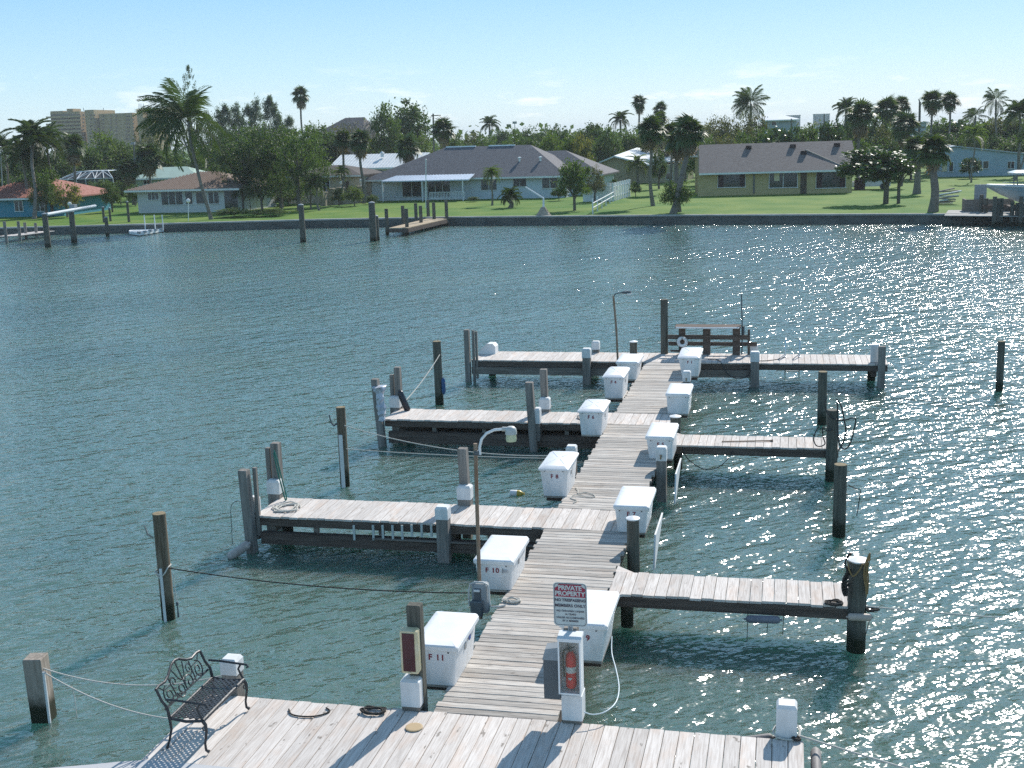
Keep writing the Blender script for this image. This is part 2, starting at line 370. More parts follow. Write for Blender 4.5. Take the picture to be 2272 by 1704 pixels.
def water_mat():
    m = bpy.data.materials.new('bay_water'); m.use_nodes = True; t = m.node_tree; L = t.links.new
    b = t.nodes['Principled BSDF']
    b.inputs['Roughness'].default_value = 0.115; b.inputs['IOR'].default_value = 1.56
    b.inputs['Subsurface Weight'].default_value = 1.0; b.inputs['Subsurface Radius'].default_value = (0.5,1.0,0.95); b.inputs['Subsurface Scale'].default_value = 4.5
    ge = N(t,'ShaderNodeNewGeometry')
    def noise(rot, sx, sy, s, d, rg=0.55, off=0):
        mp_ = N(t,'ShaderNodeMapping', vector_type='TEXTURE'); mp_.inputs['Rotation'].default_value = (0,0,R(rot)); mp_.inputs['Scale'].default_value = (sx, sy, 1)
        mp_.inputs['Location'].default_value = (off, off*0.7, 0)
        L(ge.outputs['Position'], mp_.inputs['Vector'])
        n_ = N(t,'ShaderNodeTexNoise'); n_.inputs['Scale'].default_value = s; n_.inputs['Detail'].default_value = d; n_.inputs['Roughness'].default_value = rg
        L(mp_.outputs[0], n_.inputs['Vector']); return n_.outputs['Fac']
    # murky green body with broad patches
    p = noise(30, 2.2, 1.0, 0.09, 4)
    rp = N(t,'ShaderNodeValToRGB'); rp.color_ramp.elements[0].position = 0.35; rp.color_ramp.elements[1].position = 0.65
    rp.color_ramp.elements[0].color = (0.084,0.148,0.136,1); rp.color_ramp.elements[1].color = (0.112,0.174,0.138,1)
    L(p, rp.inputs['Fac']); L(rp.outputs['Color'], b.inputs['Base Color'])
    gust = N(t,'ShaderNodeMapRange'); gust.inputs['From Min'].default_value = 0.32; gust.inputs['From Max'].default_value = 0.68; gust.inputs['To Min'].default_value = 0.55; gust.inputs['To Max'].default_value = 1.0
    L(noise(20, 3.0, 1.0, 0.07, 3, 0.5, 17), gust.inputs['Value'])
    def bump(h, dist, prev=None):
        bn = N(t,'ShaderNodeBump'); L(gust.outputs[0], bn.inputs['Strength']); bn.inputs['Distance'].default_value = dist
        L(h, bn.inputs['Height'])
        if prev: L(prev.outputs[0], bn.inputs['Normal'])
        return bn
    b1 = bump(noise(48, 2.4, 1.0, 0.5, 2), 0.11)
    b2 = bump(noise(58, 2.0, 1.0, 1.45, 1, 0.5, 3), 0.165, b1)
    b2b = bump(noise(40, 1.8, 1.0, 3.8, 1, 0.5, 5), 0.105, b2)
    b3 = bump(noise(30, 1.5, 1.0, 10.0, 1, 0.5, 9), 0.036, b2b)
    L(b3.outputs[0], b.inputs['Normal'])
    return m
M['water'] = water_mat()

def leafmat(name, c, c2, trans=0.35, rough=0.62, scale=0.6):
    return mat(name, c, rough, 0.45 if rough < .4 else 0.3, c2=c2, scale=scale, obj=True, rand=0.15, trans=trans, detail=3)
M['leaf_dark'] = leafmat('dark_foliage', (0.032,0.068,0.02), (0.068,0.112,0.03))
M['leaf_mid'] = leafmat('mid_green_foliage', (0.045,0.09,0.024), (0.095,0.14,0.038))
M['leaf_light'] = leafmat('light_green_foliage', (0.06,0.105,0.022), (0.11,0.15,0.04))
M['leaf_olive'] = leafmat('olive_brown_foliage', (0.06,0.075,0.03), (0.115,0.105,0.055))
M['leaf_gloss'] = leafmat('glossy_round_leaves', (0.03,0.07,0.02), (0.07,0.11,0.03), 0.25, 0.38)
M['leaf_blue'] = leafmat('blue_green_needles', (0.045,0.085,0.055), (0.08,0.12,0.075))
M['leaf_yellow'] = leafmat('yellowish_foliage', (0.10,0.115,0.03), (0.17,0.15,0.05))
M['palm'] = leafmat('palm_fronds', (0.036,0.07,0.022), (0.078,0.118,0.036), 0.24, 0.55)
M['palm_light'] = leafmat('pale_palm_fronds', (0.07,0.12,0.03), (0.13,0.16,0.045), 0.35, 0.55)
M['palm_dead'] = leafmat('dry_palm_skirt', (0.16,0.12,0.07), (0.24,0.19,0.12), 0.2, 0.7)
M['bark'] = mat('grey_bark', (0.10,0.085,0.07), 0.95, 0.1, c2=(0.19,0.165,0.14), scale=2, stretch=(4,4,1.2), bump=0.5)
M['greybark'] = mat('bare_grey_twigs', (0.20,0.175,0.155), 0.95, 0.1, c2=(0.28,0.25,0.225), scale=3)
M['palmbark'] = mat('palm_bark', (0.14,0.12,0.10), 0.95, 0.1, c2=(0.23,0.205,0.175), scale=3, stretch=(1,1,5), bump=0.4)

# =================================================================== SETTING
tag(put('water', mesh_of('water', MB().box(-2500,2500,-60,400,-12,WZ), M['water'])), kind='structure')
sea_px = [(-420,536),(0,523),(170,519),(700,505),(1000,500),(1500,497),(2000,496),(2272,497),(2600,500)]
SW = [gz(x, y, WZ) for x, y in sea_px]
SW = [SW[0] + Vector((-600,-40,0))] + SW + [SW[-1] + Vector((600,-60,0))]
b = MB(); b2 = MB()
for p, q in zip(SW, SW[1:]):
    d = (q-p).normalized(); n = Vector((-d.y, d.x, 0))
    b.loft([[(p.x,p.y,-1.2),(p.x+n.x*.3,p.y+n.y*.3,-1.2),(p.x+n.x*.3,p.y+n.y*.3,GZ-.10),(p.x,p.y,GZ-.10)],
            [(q.x,q.y,-1.2),(q.x+n.x*.3,q.y+n.y*.3,-1.2),(q.x+n.x*.3,q.y+n.y*.3,GZ-.10),(q.x,q.y,GZ-.10)]])
    b2.loft([[(p.x-n.x*.07,p.y-n.y*.07,GZ-.10),(p.x+n.x*.4,p.y+n.y*.4,GZ-.10),(p.x+n.x*.4,p.y+n.y*.4,GZ+.03),(p.x-n.x*.07,p.y-n.y*.07,GZ+.03)],
             [(q.x-n.x*.07,q.y-n.y*.07,GZ-.10),(q.x+n.x*.4,q.y+n.y*.4,GZ-.10),(q.x+n.x*.4,q.y+n.y*.4,GZ+.03),(q.x-n.x*.07,q.y-n.y*.07,GZ+.03)]])
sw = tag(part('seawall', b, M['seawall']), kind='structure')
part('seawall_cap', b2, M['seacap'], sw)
v = []; f = []
for p in SW: v.append((p.x, p.y+.33, GZ)); v.append((p.x*4, 5000, GZ))
for i in range(len(SW)-1): f.append((2*i, 2*i+2, 2*i+3, 2*i+1))
tag(put('lawn', mesh_of('lawn', MB().add(v, f), M['lawn'])), kind='structure')
# concrete landing that the near deck meets
pv = [gz(134,1706,DZ), gz(200,1697,DZ), gz(263,1690.5,DZ), gz(320,1687,DZ), gz(380,1686.5,DZ)]
prof = [(p.x, p.y) for p in pv]; Ye = 11.33
prof = [(-8.9, -6), (-8.9, 10.4), (-8.75, 10.75)] + [(x, min(y, Ye)) for x, y in prof[1:4]] + [(-7.0, Ye), (6.5, Ye), (6.5, -6)]
b = MB(); n = len(prof)
b.loft([[(x,y,-1.0) for x,y in reversed(prof)], [(x,y,DZ+.004) for x,y in reversed(prof)]])
tag(part('pavement', b, M['concrete']), kind='structure')

# =================================================================== DOCKS
def plank_mesh(length, width, thick=0.038, bow=0.0):
    c = 0.006; p = [(-width/2,-thick),(width/2,-thick),(width/2,-c),(width/2-c,0),(-width/2+c,0),(-width/2,-c)]
    return MB().loft([[(-length/2,y,z) for y,z in p], [(0,y,z+bow) for y,z in p], [(length/2,y,z) for y,z in p]])
def lay(root, m, x0, x1, y0, y1, pitch, run, z=DZ, gap=0.007, jitter=0.012):
    """planks laid side by side along `run`; each a child object sharing mesh data"""
    a0, a1 = (y0, y1) if run == 'Y' else (x0, x1)
    n = max(1, round((a1-a0)/pitch)); pw = (a1-a0)/n
    ln = (x1-x0) if run == 'Y' else (y1-y0)
    meshes = [mesh_of('plank', plank_mesh(ln, pw-gap, 0.038, random.uniform(-.002,.003)), m) for _ in range(3)]
    l = rootloc(root)
    for i in range(n):
        c = a0 + (i+.5)*pw; s = random.uniform(-jitter, jitter)
        p = Vector(((x0+x1)/2+s, c, z)) if run == 'Y' else Vector((c, (y0+y1)/2+s, z))
        o = put('plank', random.choice(meshes), root, p + Vector((0,0,random.uniform(-.003,.003))) - l,
                (random.uniform(-.008,.008), random.uniform(-.0012,.0012), (0 if run == 'Y' else R(90)) + random.choice((0, math.pi)) + random.uniform(-.002,.002)))
def beam(root, x0, x1, y0, y1, z0, z1, name='beam', m='beam'):
    return part(name, MB().box(x0,x1,y0,y1,z0,z1), M[m], root)
def round_pile(root, x, y, ztop, dia, m='pile', cap=None, lean=(0,0), zbot=-1.3, name='piling', rings=5):
    r_ = dia/2; pts = []
    b = MB(); h = ztop - zbot
    ring = []
    ph = random.uniform(0,6)
    for i in range(rings+1):
        t = i/rings; z = zbot + h*t
        ring.append([(x+lean[0]*(z-DZ)+r_*(1.06-.08*t)*(1+.03*math.sin(3*a+ph+t*4))*math.cos(a), y+lean[1]*(z-DZ)+r_*(1.06-.08*t)*(1+.03*math.cos(2*a+ph))*math.sin(a), z) for a in [2*math.pi*k/14 for k in range(14)]])
    b.loft(ring)
    o = part(name, b, M[m], root, True)
    if cap:
        cx, cy = x+lean[0]*(ztop-DZ), y+lean[1]*(ztop-DZ)
        part('cap', MB().lathe([(r_*1.12,ztop+.002),(r_*1.12,ztop+.02),(r_*.2,ztop+.055),(0.004,ztop+.058)], (cx,cy,0), 16), M[cap], o if root is not None else o, True)
    return o
def square_post(root, x, y, z0, z1, sx, sy=None, m='posttimber', name='post', lean=(0,0), white=None, rz=0.0):
    """white = height above which the post wears a painted sleeve and cap"""
    sy = sy or sx; b = MB(); c = 0.012
    def ringat(z, s=1.0):
        a = [(-sx/2*s,-sy/2*s),(sx/2*s,-sy/2*s),(sx/2*s,sy/2*s),(-sx/2*s,sy/2*s)]
        return [(x+lean[0]*(z-DZ)+p*math.cos(rz)-q*math.sin(rz), y+lean[1]*(z-DZ)+p*math.sin(rz)+q*math.cos(rz), z) for p,q in a]
    b.loft([ringat(z0), ringat(z1-.012), ringat(z1, 0.93)])
    o = part(name, b, M[m], root)
    if white is not None:
        s = 1.0 + 0.022/sx
        part('sleeve', MB().loft([ringat(white, s), ringat(z1+.008, s), ringat(z1+.05, 0.86)]), M['whitepost'], o)
    return o

# ---- near deck beside the concrete
deck = thing('dock_platform', 'wide near deck of pale planks that the iron bench stands on', 'dock', (-3.4, 12.2, DZ))
lay(deck, M['deck'], -7.17, 0.285, Ye+.005, 13.0, 0.178, 'X')
beam(deck, -7.15, 0.265, 12.90, 12.965, DZ-.24, DZ-.04, 'side_beam'); beam(deck, -7.15, 0.265, 12.1, 12.16, DZ-.24, DZ-.04)
beam(deck, -7.145, -7.085, Ye+.03, 12.89, DZ-.24, DZ-.045, 'end_beam'); beam(deck, 0.20, 0.26, Ye+.03, 12.89, DZ-.24, DZ-.045, 'end_beam')
for x in (-6.8,-4.4,-2.4,-0.1): round_pile(deck, x, 12.62, DZ-.05, .24)
W1 = square_post(deck, -6.86, 13.11, -1.2, 1.44, .20, .2, white=1.28, lean=(0,0))
W4 = square_post(deck, 0.09, 13.12, -1.2, 1.36, .215, .2, white=1.0)

# ---- main walkway
walk = thing('walkway', 'long grey weathered plank walkway with white dock boxes down both sides', 'walkway', (-3.37, 24.6, DZ))
XL, XR = -4.15, -2.60
for y0, y1 in ((13.01, 20.08), (21.30, 28.0), (29.24, 36.12)): lay(walk, M['walk'], XL, XR, y0, y1, 0.142, 'Y', DZ-.002, 0.009, 0.03)
for y0, y1 in ((13.02, 20.05), (21.33, 27.97), (29.27, 36.1)):
    beam(walk, XL+.05, XL+.11, y0, y1, DZ-.28, DZ-.045, 'side_beam'); beam(walk, XR-.11, XR-.05, y0, y1, DZ-.28, DZ-.045, 'side_beam')
for y in (15.6, 18.8, 22.6, 25.9, 31.0, 34.0):
    beam(walk, XL+.02, XR-.02, y-.06, y+.06, DZ-.46, DZ-.285, 'cross_beam')
    for x in (XL+.22, XR-.22): round_pile(walk, x, y, DZ-.29, .22)
walk_posts = []
round_pile(walk, -2.46, 19.30, 1.50, .215, cap='white'); round_pile(walk, -2.50, 27.75, 1.28, .25, cap='white')
for (x, y, z1) in ((-4.46, 24.66, 1.29), (-2.47, 24.20, 1.44), (-2.66, 33.09, 1.29)):
    square_post(walk, x, y, -1.2, z1, .2, .2, white=z1-.24)

# ---- finger piers
def finger(name, label, x0, x1, y0, y1, planks=None, low=True):
    t = thing(name, label, 'pier', ((x0+x1)/2, (y0+y1)/2, DZ), 'finger piers off the walkway')
    lay(t, M['finger'], x0, x1, y0, y1, 0.178, 'X', DZ, .007, .03)
    return t
L3 = finger('finger_pier', 'pale finger pier with hanging white slats and coiled rope on its planks', -9.80, XR, 20.10, 21.28)
L2 = finger('finger_pier', 'pale finger pier with a black fender propped at its outer end', -9.90, XR, 28.03, 29.21)
R2 = finger('finger_pier', 'narrow finger pier whose end pile carries loops of black hose', XR+.01, 1.20, 26.22, 27.20)
R3 = finger('finger_pier', 'narrow finger pier with grey fender slung under it and rope covered end pile', XR+.01, 1.15, 17.17, 18.11)
T1 = thing('tee_pier', 'cross pier at the walkway end with fish cleaning bench and swim ladder', 'pier', (-3.4, 36.9, DZ), 'finger piers off the walkway')
lay(T1, M['finger'], -9.72, 3.0, 36.15, 37.70, 0.185, 'X', DZ)
for t, x0, x1, y0, y1 in ((L3,-9.78,XL-.01,20.10,21.28),(L2,-9.88,XL-.01,28.03,29.21)):
    beam(t, x0, x1, y0+.03, y0+.09, DZ-.20, DZ-.043, 'side_beam'); beam(t, x0, x1, y1-.09, y1-.03, DZ-.20, DZ-.043, 'side_beam')
    beam(t, x0, x0+.06, y0+.10, y1-.10, DZ-.2, DZ-.045, 'end_beam')
    lo = -.55 if t is L3 else -.62
    beam(t, x0+.1, x1, y0-.02, y0+.13, DZ+lo, DZ-.33, 'lower_beam', 'beam'); beam(t, x0+.1, x1, y1-.13, y1+.02, DZ+lo, DZ-.33, 'lower_beam', 'beam')
    for x in (x0+.25, -6.0, -4.4):
        beam(t, x-.09, x+.09, y0+.14, y1-.14, DZ-.36, DZ-.205, 'cross_beam', 'oldbeam')
    for x in (-8.6, -7.3, -5.2): beam(t, x-.05, x+.05, y0+.1, y0+.16, DZ-.325, DZ-.205, 'block', 'oldbeam')
beam(L3, -7.4, -4.3, 20.02, 20.07, DZ-.345, DZ-.32, 'ledge', 'oldbeam')
for t, x0, x1, y0, y1 in ((R2,XR+.02,1.19,26.22,27.20),(R3,XR+.02,1.14,17.17,18.11)):
    beam(t, x0, x1, y0+.01, y0+.07, DZ-.215, DZ-.043, 'side_beam'); beam(t, x0, x1, y1-.07, y1-.01, DZ-.215, DZ-.043, 'side_beam')
    beam(t, x1-.06, x1, y0+.08, y1-.08, DZ-.215, DZ-.043, 'end_beam')
for x0, x1 in ((-9.70, XL+.06), (XR-.06, 2.98)):
    beam(T1, x0, x1, 36.16, 36.23, DZ-.215, DZ-.043, 'side_beam'); beam(T1, x0, x1, 37.6, 37.66, DZ-.215, DZ-.043, 'side_beam')
beam(T1, -9.70, -9.64, 36.25, 37.58, DZ-.215, DZ-.045, 'end_beam'); beam(T1, 2.92, 2.98, 36.25, 37.58, DZ-.215, DZ-.045, 'end_beam')
beam(T1, -9.7, XL+.3, 36.10, 36.24, DZ-.45, DZ-.225, 'lower_beam', 'oldbeam'); beam(T1, XR-.3, -.75, 36.08, 36.22, DZ-.45, DZ-.225, 'lower_beam', 'oldbeam')
for x in (-9.3,-6.0,-4.6,-2.2,-0.9,2.6): beam(T1, x-.08, x+.08, 36.25, 37.58, DZ-.4, DZ-.22, 'cross_beam')
# corner gussets of the right fingers
for t, yb, yf in ((R3,18.10,17.18),(R2,27.19,26.23)):
    part('gusset', MB().slab([[(XR+.005,yb+.005,DZ-.001),(XR+.30,yb+.005,DZ-.001),(XR+.005,yb+.28,DZ-.001)]], .038), M['finger'], t)
    part('gusset', MB().slab([[(XR+.005,yf-.22,DZ-.001),(XR+.26,yf-.005,DZ-.001),(XR+.005,yf-.005,DZ-.001)]], .038), M['finger'], t)
# posts that belong to the fingers
square_post(L3, -9.86, 20.00, -1.2, 1.93, .17, .17, lean=(-.03,0)); square_post(L3, -9.73, 20.14, .6, 1.94, .07, .07)
square_post(L3, -9.84, 21.38, -1.2, 2.10, .165, .165); square_post(L3, -10.0, 21.36, .4, 2.0, .09, .1)
square_post(L3, -9.84, 20.24, .5, 1.29, .16, .15, white=1.04); square_post(L3, -9.86, 21.26, .55, 1.33, .25, .2, white=1.10)
square_post(L3, -6.03, 20.03, -1.2, 1.32, .22, .2, white=1.13)
square_post(L3, -5.97, 21.40, -1.2, 2.09, .17, .17, lean=(-.02,0)); square_post(L3, -5.95, 21.30, .6, 1.34, .25, .2, white=1.12)
square_post(L2, -9.98, 27.96, -1.2, 2.05, .17, .17, lean=(-.06,0), white=None)
square_post(L2, -9.88, 29.28, -1.2, 2.1, .16, .16); square_post(L2, -10.04, 29.26, .4, 1.9, .1, .1)
square_post(L2, -9.93, 29.14, .6, 1.30, .26, .2, white=1.06)
square_post(L2, -6.02, 27.93, -1.2, 2.03, .18, .18, lean=(-.045,0)); square_post(L2, -5.89, 28.0, .55, 1.33, .12, .2, white=1.0)
square_post(L2, -5.97, 29.34, -1.2, 2.08, .17, .17, lean=(-.02,0)); square_post(L2, -5.95, 29.22, .6, 1.32, .25, .2, white=1.08)
square_post(T1, -9.82, 36.10, -1.2, 1.98, .16, .16); square_post(T1, -9.62, 36.12, -1.2, 1.96, .07, .09); square_post(T1, -9.53, 36.16, .4, 1.92, .07, .07)
square_post(T1, -5.98, 36.05, -1.2, 1.38, .24, .24, white=1.14); square_post(T1, -5.95, 37.72, -1.2, 1.32, .22, .2, white=1.1)
round_pile(T1, -4.70, 37.5, 1.38, .24, cap='white'); round_pile(T1, -3.73, 37.6, 2.74, .235)
square_post(T1, -0.86, 36.03, -1.2, 1.33, .25, .24, white=1.08); square_post(T1, -0.93, 37.78, -1.2, 1.22, .22, .2, white=1.02)
square_post(T1, 2.80, 36.10, -1.2, 1.55, .2, .2, m='posttimber'); square_post(T1, 2.62, 36.42, .8, 1.5, .22, .14, white=1.02)
round_pile(R2, 1.04, 26.13, 1.90, .25, m='pile'); 
rp = round_pile(R3, 1.10, 17.20, 1.70, .27, m='pile', cap='white')
round_pile(R3, -2.35, 17.6, DZ-.06, .2); round_pile(R2, -2.35, 26.7, DZ-.06, .2)
for x in (-9.4,-6.0): round_pile(L3, x, 20.7, DZ-.4, .22); round_pile(L2, x, 28.6, DZ-.4, .22)
for x in (-9.3,-6.1,-0.9,2.6): round_pile(T1, x, 37.2, DZ-.42, .24)
# white slats hanging in the gap of the near left finger
q = Q(480, 820, 3.95)
for xz in (1210,1378,1462,1548,1632,1716,1803,1888):
    p = gy(*q(xz,1430), 20.06); zt = gy(*q(xz,1362 if xz<1700 else 1358), 20.06).z; zb = gy(*q(xz,1492 if xz<1700 else 1462), 20.06).z
    part('hanging_slat', MB().box(p.x-.02,p.x+.02,20.035,20.06,zb,zt), M['signwhite'], L3)

# ---- fish cleaning bench and rail on the cross pier
rail = thing('cleaning_bench', 'dark timber fish cleaning bench with white edged top and back rails', 'bench table', (-2.5, 37.5, DZ))
for x in (-3.16,-2.39,-1.47): square_post(rail, x, 37.52, DZ, 1.88, .2 if x < -3 else .23, .15, m='beam', name='leg')
part('top', MB().box(-3.36,-1.33,37.18,37.72,1.885,1.93), M['beam'], rail)
part('edge_strip', MB().tube([(-3.33,37.165,1.905),(-2.4,37.165,1.895),(-1.37,37.165,1.905)], .026, 8), M['white'], rail, True)
part('rail_board', MB().box(-3.60,-1.06,37.43,37.475,1.49,1.63), M['beam'], rail); part('rail_board', MB().box(-3.60,-0.84,37.60,37.64,1.26,1.38), M['beam'], rail)
part('shelf_board', MB().box(-3.52,-2.9,37.36,37.42,1.10,1.16), M['beam'], rail)
square_post(rail, -1.09, 37.55, DZ, 1.80, .075, .075, m='beam', name='rail_post')
tag(part('standpipe', MB().tube([(-1.3,37.6,DZ),(-1.3,37.6,1.95),(-1.33,37.6,2.9)], [.022,.022,.018], 8).tube([(-1.26,37.56,1.62),(-1.255,37.56,1.9)], .035, 8), M['darkmetal'], None, True), 'thin dark upright pipe at the end of the cleaning bench', 'pipe')
lr = thing('life_ring', 'white life ring hung on the cleaning bench rail', 'life ring', (-3.14, 37.33, 1.33))
part('ring', MB().torus((-3.14,37.36,1.42), .125, .052, 28, 10), M['white'], lr, True)
part('grab_line', MB().tube([(-3.14+.19*math.cos(a), 37.30+.012*math.sin(4*a), 1.42+.19*math.sin(a)) for a in np.linspace(0,2*math.pi,33)], .006, 6), M['ropedark'], lr)
part('hanger', MB().tube([(-3.14,37.30,1.44),(-3.14,37.30,1.56)], .01, 6), M['ropedark'], lr)
# swim ladder
ld = thing('swim_ladder', 'stainless swim ladder with two looped handles on the cross pier', 'ladder', (0.25, 37.6, DZ))
for x in (0.03, 0.46):
    part('handrail', MB().tube([(x,37.2,DZ+.005),(x,37.24,1.36),(x,37.3,1.52),(x,37.42,1.56),(x,37.54,1.52),(x,37.62,1.38),(x,37.76,.9),(x,37.78,-.3)], .021, 8), M['steel'], ld, True)
    part('foot', MB().lathe([(.05,DZ+.003),(.05,DZ+.015),(.024,DZ+.03)], (x,37.2,0), 12), M['steel'], ld, True)
for z in (.72,.44,.16): part('rung', MB().tube([(0.03,37.78,z),(0.46,37.78,z)], .02, 8), M['white'], ld, True)

# ---- free-standing mooring piles
def mooring(x, y, ztop, dia, label, m='pile', square=False, endg=True, group='mooring piles standing in the water', **k):
    t = thing('mooring_pile', label, 'pile', (x, y, WZ), group)
    if square: square_post(t, x, y, -1.3, ztop, dia, dia, m=m, name='shaft', **k)
    else: round_pile(t, x, y, ztop, dia, m, name='shaft', **k)
    if endg and not square:
        part('end_grain', MB().lathe([(dia*.5,ztop+.002),(dia*.48,ztop+.012),(.004,ztop+.016)], (x,y,0), 14), M['endgrain'], t)
    return t
s = 0.962
P1 = mooring(-9.82, 13.25, 1.22, .25, 'thick square timber pile with two white ropes tied to it', 'timber', True, lean=(-.03,0), rz=.2)
P2 = mooring(-9.83, 16.75, 2.11, .215, 'brown round pile with a dark line running to the lamp post', 'pilebrown')
P3 = mooring(-9.63, 24.45, 2.12, .21, 'pile with antler shaped hook and crossing white ropes', 'pilebrown')
P4 = mooring(-9.83, 32.8, 2.17, .245, 'dark pile with a blue bumper hung on its side', 'pile')
P5 = mooring(0.98, 31.35, 1.70, .235, 'plain dark pile between the cross pier and the hose draped pile', 'pile')
P6 = mooring(1.06, 22.4, 1.70, .24, 'stout dark pile with short dark line, in open water beside the hose draped pier', 'pile')
P7 = mooring(6.05, 35.9, 1.75, .2, 'lone dark pile far out in the sun glitter', 'pile')
part('hook', MB().tube([(-9.63-.06,24.4,1.78),(-9.63-.15,24.36,1.72),(-9.63-.2,24.34,1.8),(-9.63-.235,24.33,1.98)], [.022,.024,.02,.012], 7), M['darkmetal'], P3, True)
part('white_board', MB().box(-9.66,-9.58,24.30,24.335,WZ-.3,1.52), M['whitepost'], P3)
part('hook', MB().tube([(-9.93,16.68,1.72),(-9.99,16.62,1.8),(-10.02,16.6,1.96)], [.014,.016,.012], 7), M['galv'], P2, True)
part('white_strip', MB().box(-9.84,-9.80,16.61,16.635,WZ-.2,1.22), M['whitepost'], P2)
part('guide_strip', MB().tube([(-9.66,13.16,1.05),(-9.655,13.16,WZ-.3)], .02, 6), M['whitepost'], P1)
solo('fender', MB().lathe([(.01,.62),(.045,.66),(.06,.72),(.06,1.02),(.045,1.08),(.01,1.12)], (-9.66,32.72,0), 12), M['fendblue'], 'slim blue bumper hanging on the side of a dark pile', 'fender', None, True)

# =================================================================== THINGS ON THE DOCK
def rect(x0, x1, y0, y1, z): return [(x0,y0,z),(x1,y0,z),(x1,y1,z),(x0,y1,z)]
def rrect(x0, x1, y0, y1, z, r=.03, k=3):
    out = []
    for cx, cy, a0 in ((x1-r,y0+r,-90),(x1-r,y1-r,0),(x0+r,y1-r,90),(x0+r,y0+r,180)):
        for i in range(k+1):
            a = R(a0 + 90*i/k); out.append((cx+r*math.cos(a), cy+r*math.sin(a), z))
    return out
def dock_box(label, txt, b0, t0, ztop, style='A', tsize=.112, toff=(0,0), side_panel=True):
    xb0, xb1, yb0, yb1 = b0; xt0, xt1, yt0, yt1 = t0
    t = thing('dock_box', label, 'dock box', ((xb0+xb1)/2, (yb0+yb1)/2, DZ), 'white dock boxes along the walkway')
    o = .022 if style == 'A' else .03
    part('body', MB().loft([rrect(xb0,xb1,yb0,yb1,DZ+.002), rrect(xt0+o,xt1-o,yt0+o,yt1-o,ztop-.06)]), M['fibre'], t, True)
    if style == 'A':
        lid = part('lid', MB().loft([rrect(xt0,xt1,yt0,yt1,ztop-.072), rrect(xt0-.004,xt1+.004,yt0-.004,yt1+.004,ztop-.02), rrect(xt0+.012,xt1-.012,yt0+.012,yt1-.012,ztop), rrect(xt0+.10,xt1-.10,yt0+.14,yt1-.14,ztop+.008)]), M['lid'], t, True)
        part('lip', MB().box(xt1-.012,xt1+.016,yt0+.02,yt1-.02,ztop-.085,ztop-.03), M['lid'], lid)
    else:
        lid = part('lid', MB().loft([rrect(xt0,xt1,yt0,yt1,ztop-.085), rrect(xt0,xt1,yt0,yt1,ztop-.05), rrect(xt0+.075,xt1-.075,yt0+.08,yt1-.10,ztop)]), M['lid'], t, True)
        cx, cy = (xt0+xt1)/2, (yt0+yt1)/2
        for sx in (-1,1):
            for sy in (-1,1):
                p1 = Vector((cx+sx*(xt1-xt0)*.34, cy+sy*(yt1-yt0)*.36, ztop+.001)); p0 = Vector((cx+sx*.05, cy+sy*.10, ztop+.001))
                part('rib', MB().tube([p0,p1], .008, 6), M['lid'], lid)
    if side_panel and xb1 < -3.5:      # latch plate on the walkway side
        ym = (yb0+yb1)/2; zm = DZ+(ztop-DZ)*.62; xm = xb1+(xt1-o-xb1)*.62
        part('latch', MB().box(xm-.002,xm+.014,ym-.04,ym+.03,zm-.04,zm+.04), M['galv'], t)
        if style == 'B': part('side_panel', MB().loft([[(xb1+(xt1-o-xb1)*f+.006, y, DZ+(ztop-.06-DZ)*f) for f, y in ((.42,ym+.12),(.42,ym+.34),(.85,ym+.36),(.85,ym+.12))],[(xb1+(xt1-o-xb1)*f-.01, y, DZ+(ztop-.06-DZ)*f) for f, y in ((.42,ym+.12),(.42,ym+.34),(.85,ym+.36),(.85,ym+.12))]]), M['fibre'], t)
    for xx in (xb0+.04, xb1-.06): part('screw', MB().lathe([(.012,0),(.012,-.004)], (xx, yt0+o-.002, ztop-.1), 8, 'y'), M['darkmetal'], t)
    if txt:
        zf = .70 if style == 'A' else .74
        zz = DZ+(ztop-DZ)*zf-.03; yy = yb0+(yt0+o-yb0)*((zz-DZ)/(ztop-.06-DZ))
        tilt = math.atan2(yb0-(yt0+o), ztop-.06-DZ)
        lettering(txt, tsize, M['redtext'], t, ((xb0+xb1)/2+toff[0], yy-.004, zz+toff[1]), (R(90)+tilt, 0, 0), bold=.0028, spacing=1.15)
    for y in (yb0+.18, yb1-.18):
        if xb1 < -3.5: part('outrigger', MB().box(xb0+.03, XL+.04, y-.045, y+.045, DZ-.14, DZ-.042), M['beam'], walk)
        else: part('outrigger', MB().box(XR-.04, xb1-.03, y-.045, y+.045, DZ-.14, DZ-.042), M['beam'], walk)
    if xb1 < -3.5: part('shelf_plank', MB().box(xb0, XL-.012, yb0+.02, yb1-.02, DZ-.04, DZ-.001), M['walk'], walk)
    else: part('shelf_plank', MB().box(XR+.022, xb1, yb0+.02, yb1-.02, DZ-.04, DZ-.001), M['walk'], walk)
    return t
bx11 = dock_box('white dock box lettered F 11 with a blue latch mark', 'F 11', (-4.57,-4.08,13.72,14.70), (-4.62,-4.02,13.69,14.80), 1.56, toff=(.025,.02))
part('blue_mark', MB().cbox((-4.03,14.37,1.40), .012, .075, .06), mat('blue_sticker',(0.03,0.09,0.30),.5), bx11)
bx10 = dock_box('white dock box lettered F 10 with a smudged digit', 'F 10', (-4.60,-4.09,17.06,18.06), (-4.67,-4.04,17.02,18.20), 1.50, toff=(-.03,0))
lettering('1', .09, M['greysmear'], bx10, (-4.205,17.031,1.32), bold=.004)
part('smudge', MB().box(-4.19,-4.13,17.028,17.0315,1.30,1.345), mat('pale_grey_smudge',(0.45,0.45,0.46),.8), bx10)
dock_box('white dock box lettered F 9 behind the fire extinguisher cabinet', 'F 9', (-2.83,-2.32,14.74,15.75), (-2.88,-2.24,14.68,15.90), 1.55, toff=(.03,-.02))
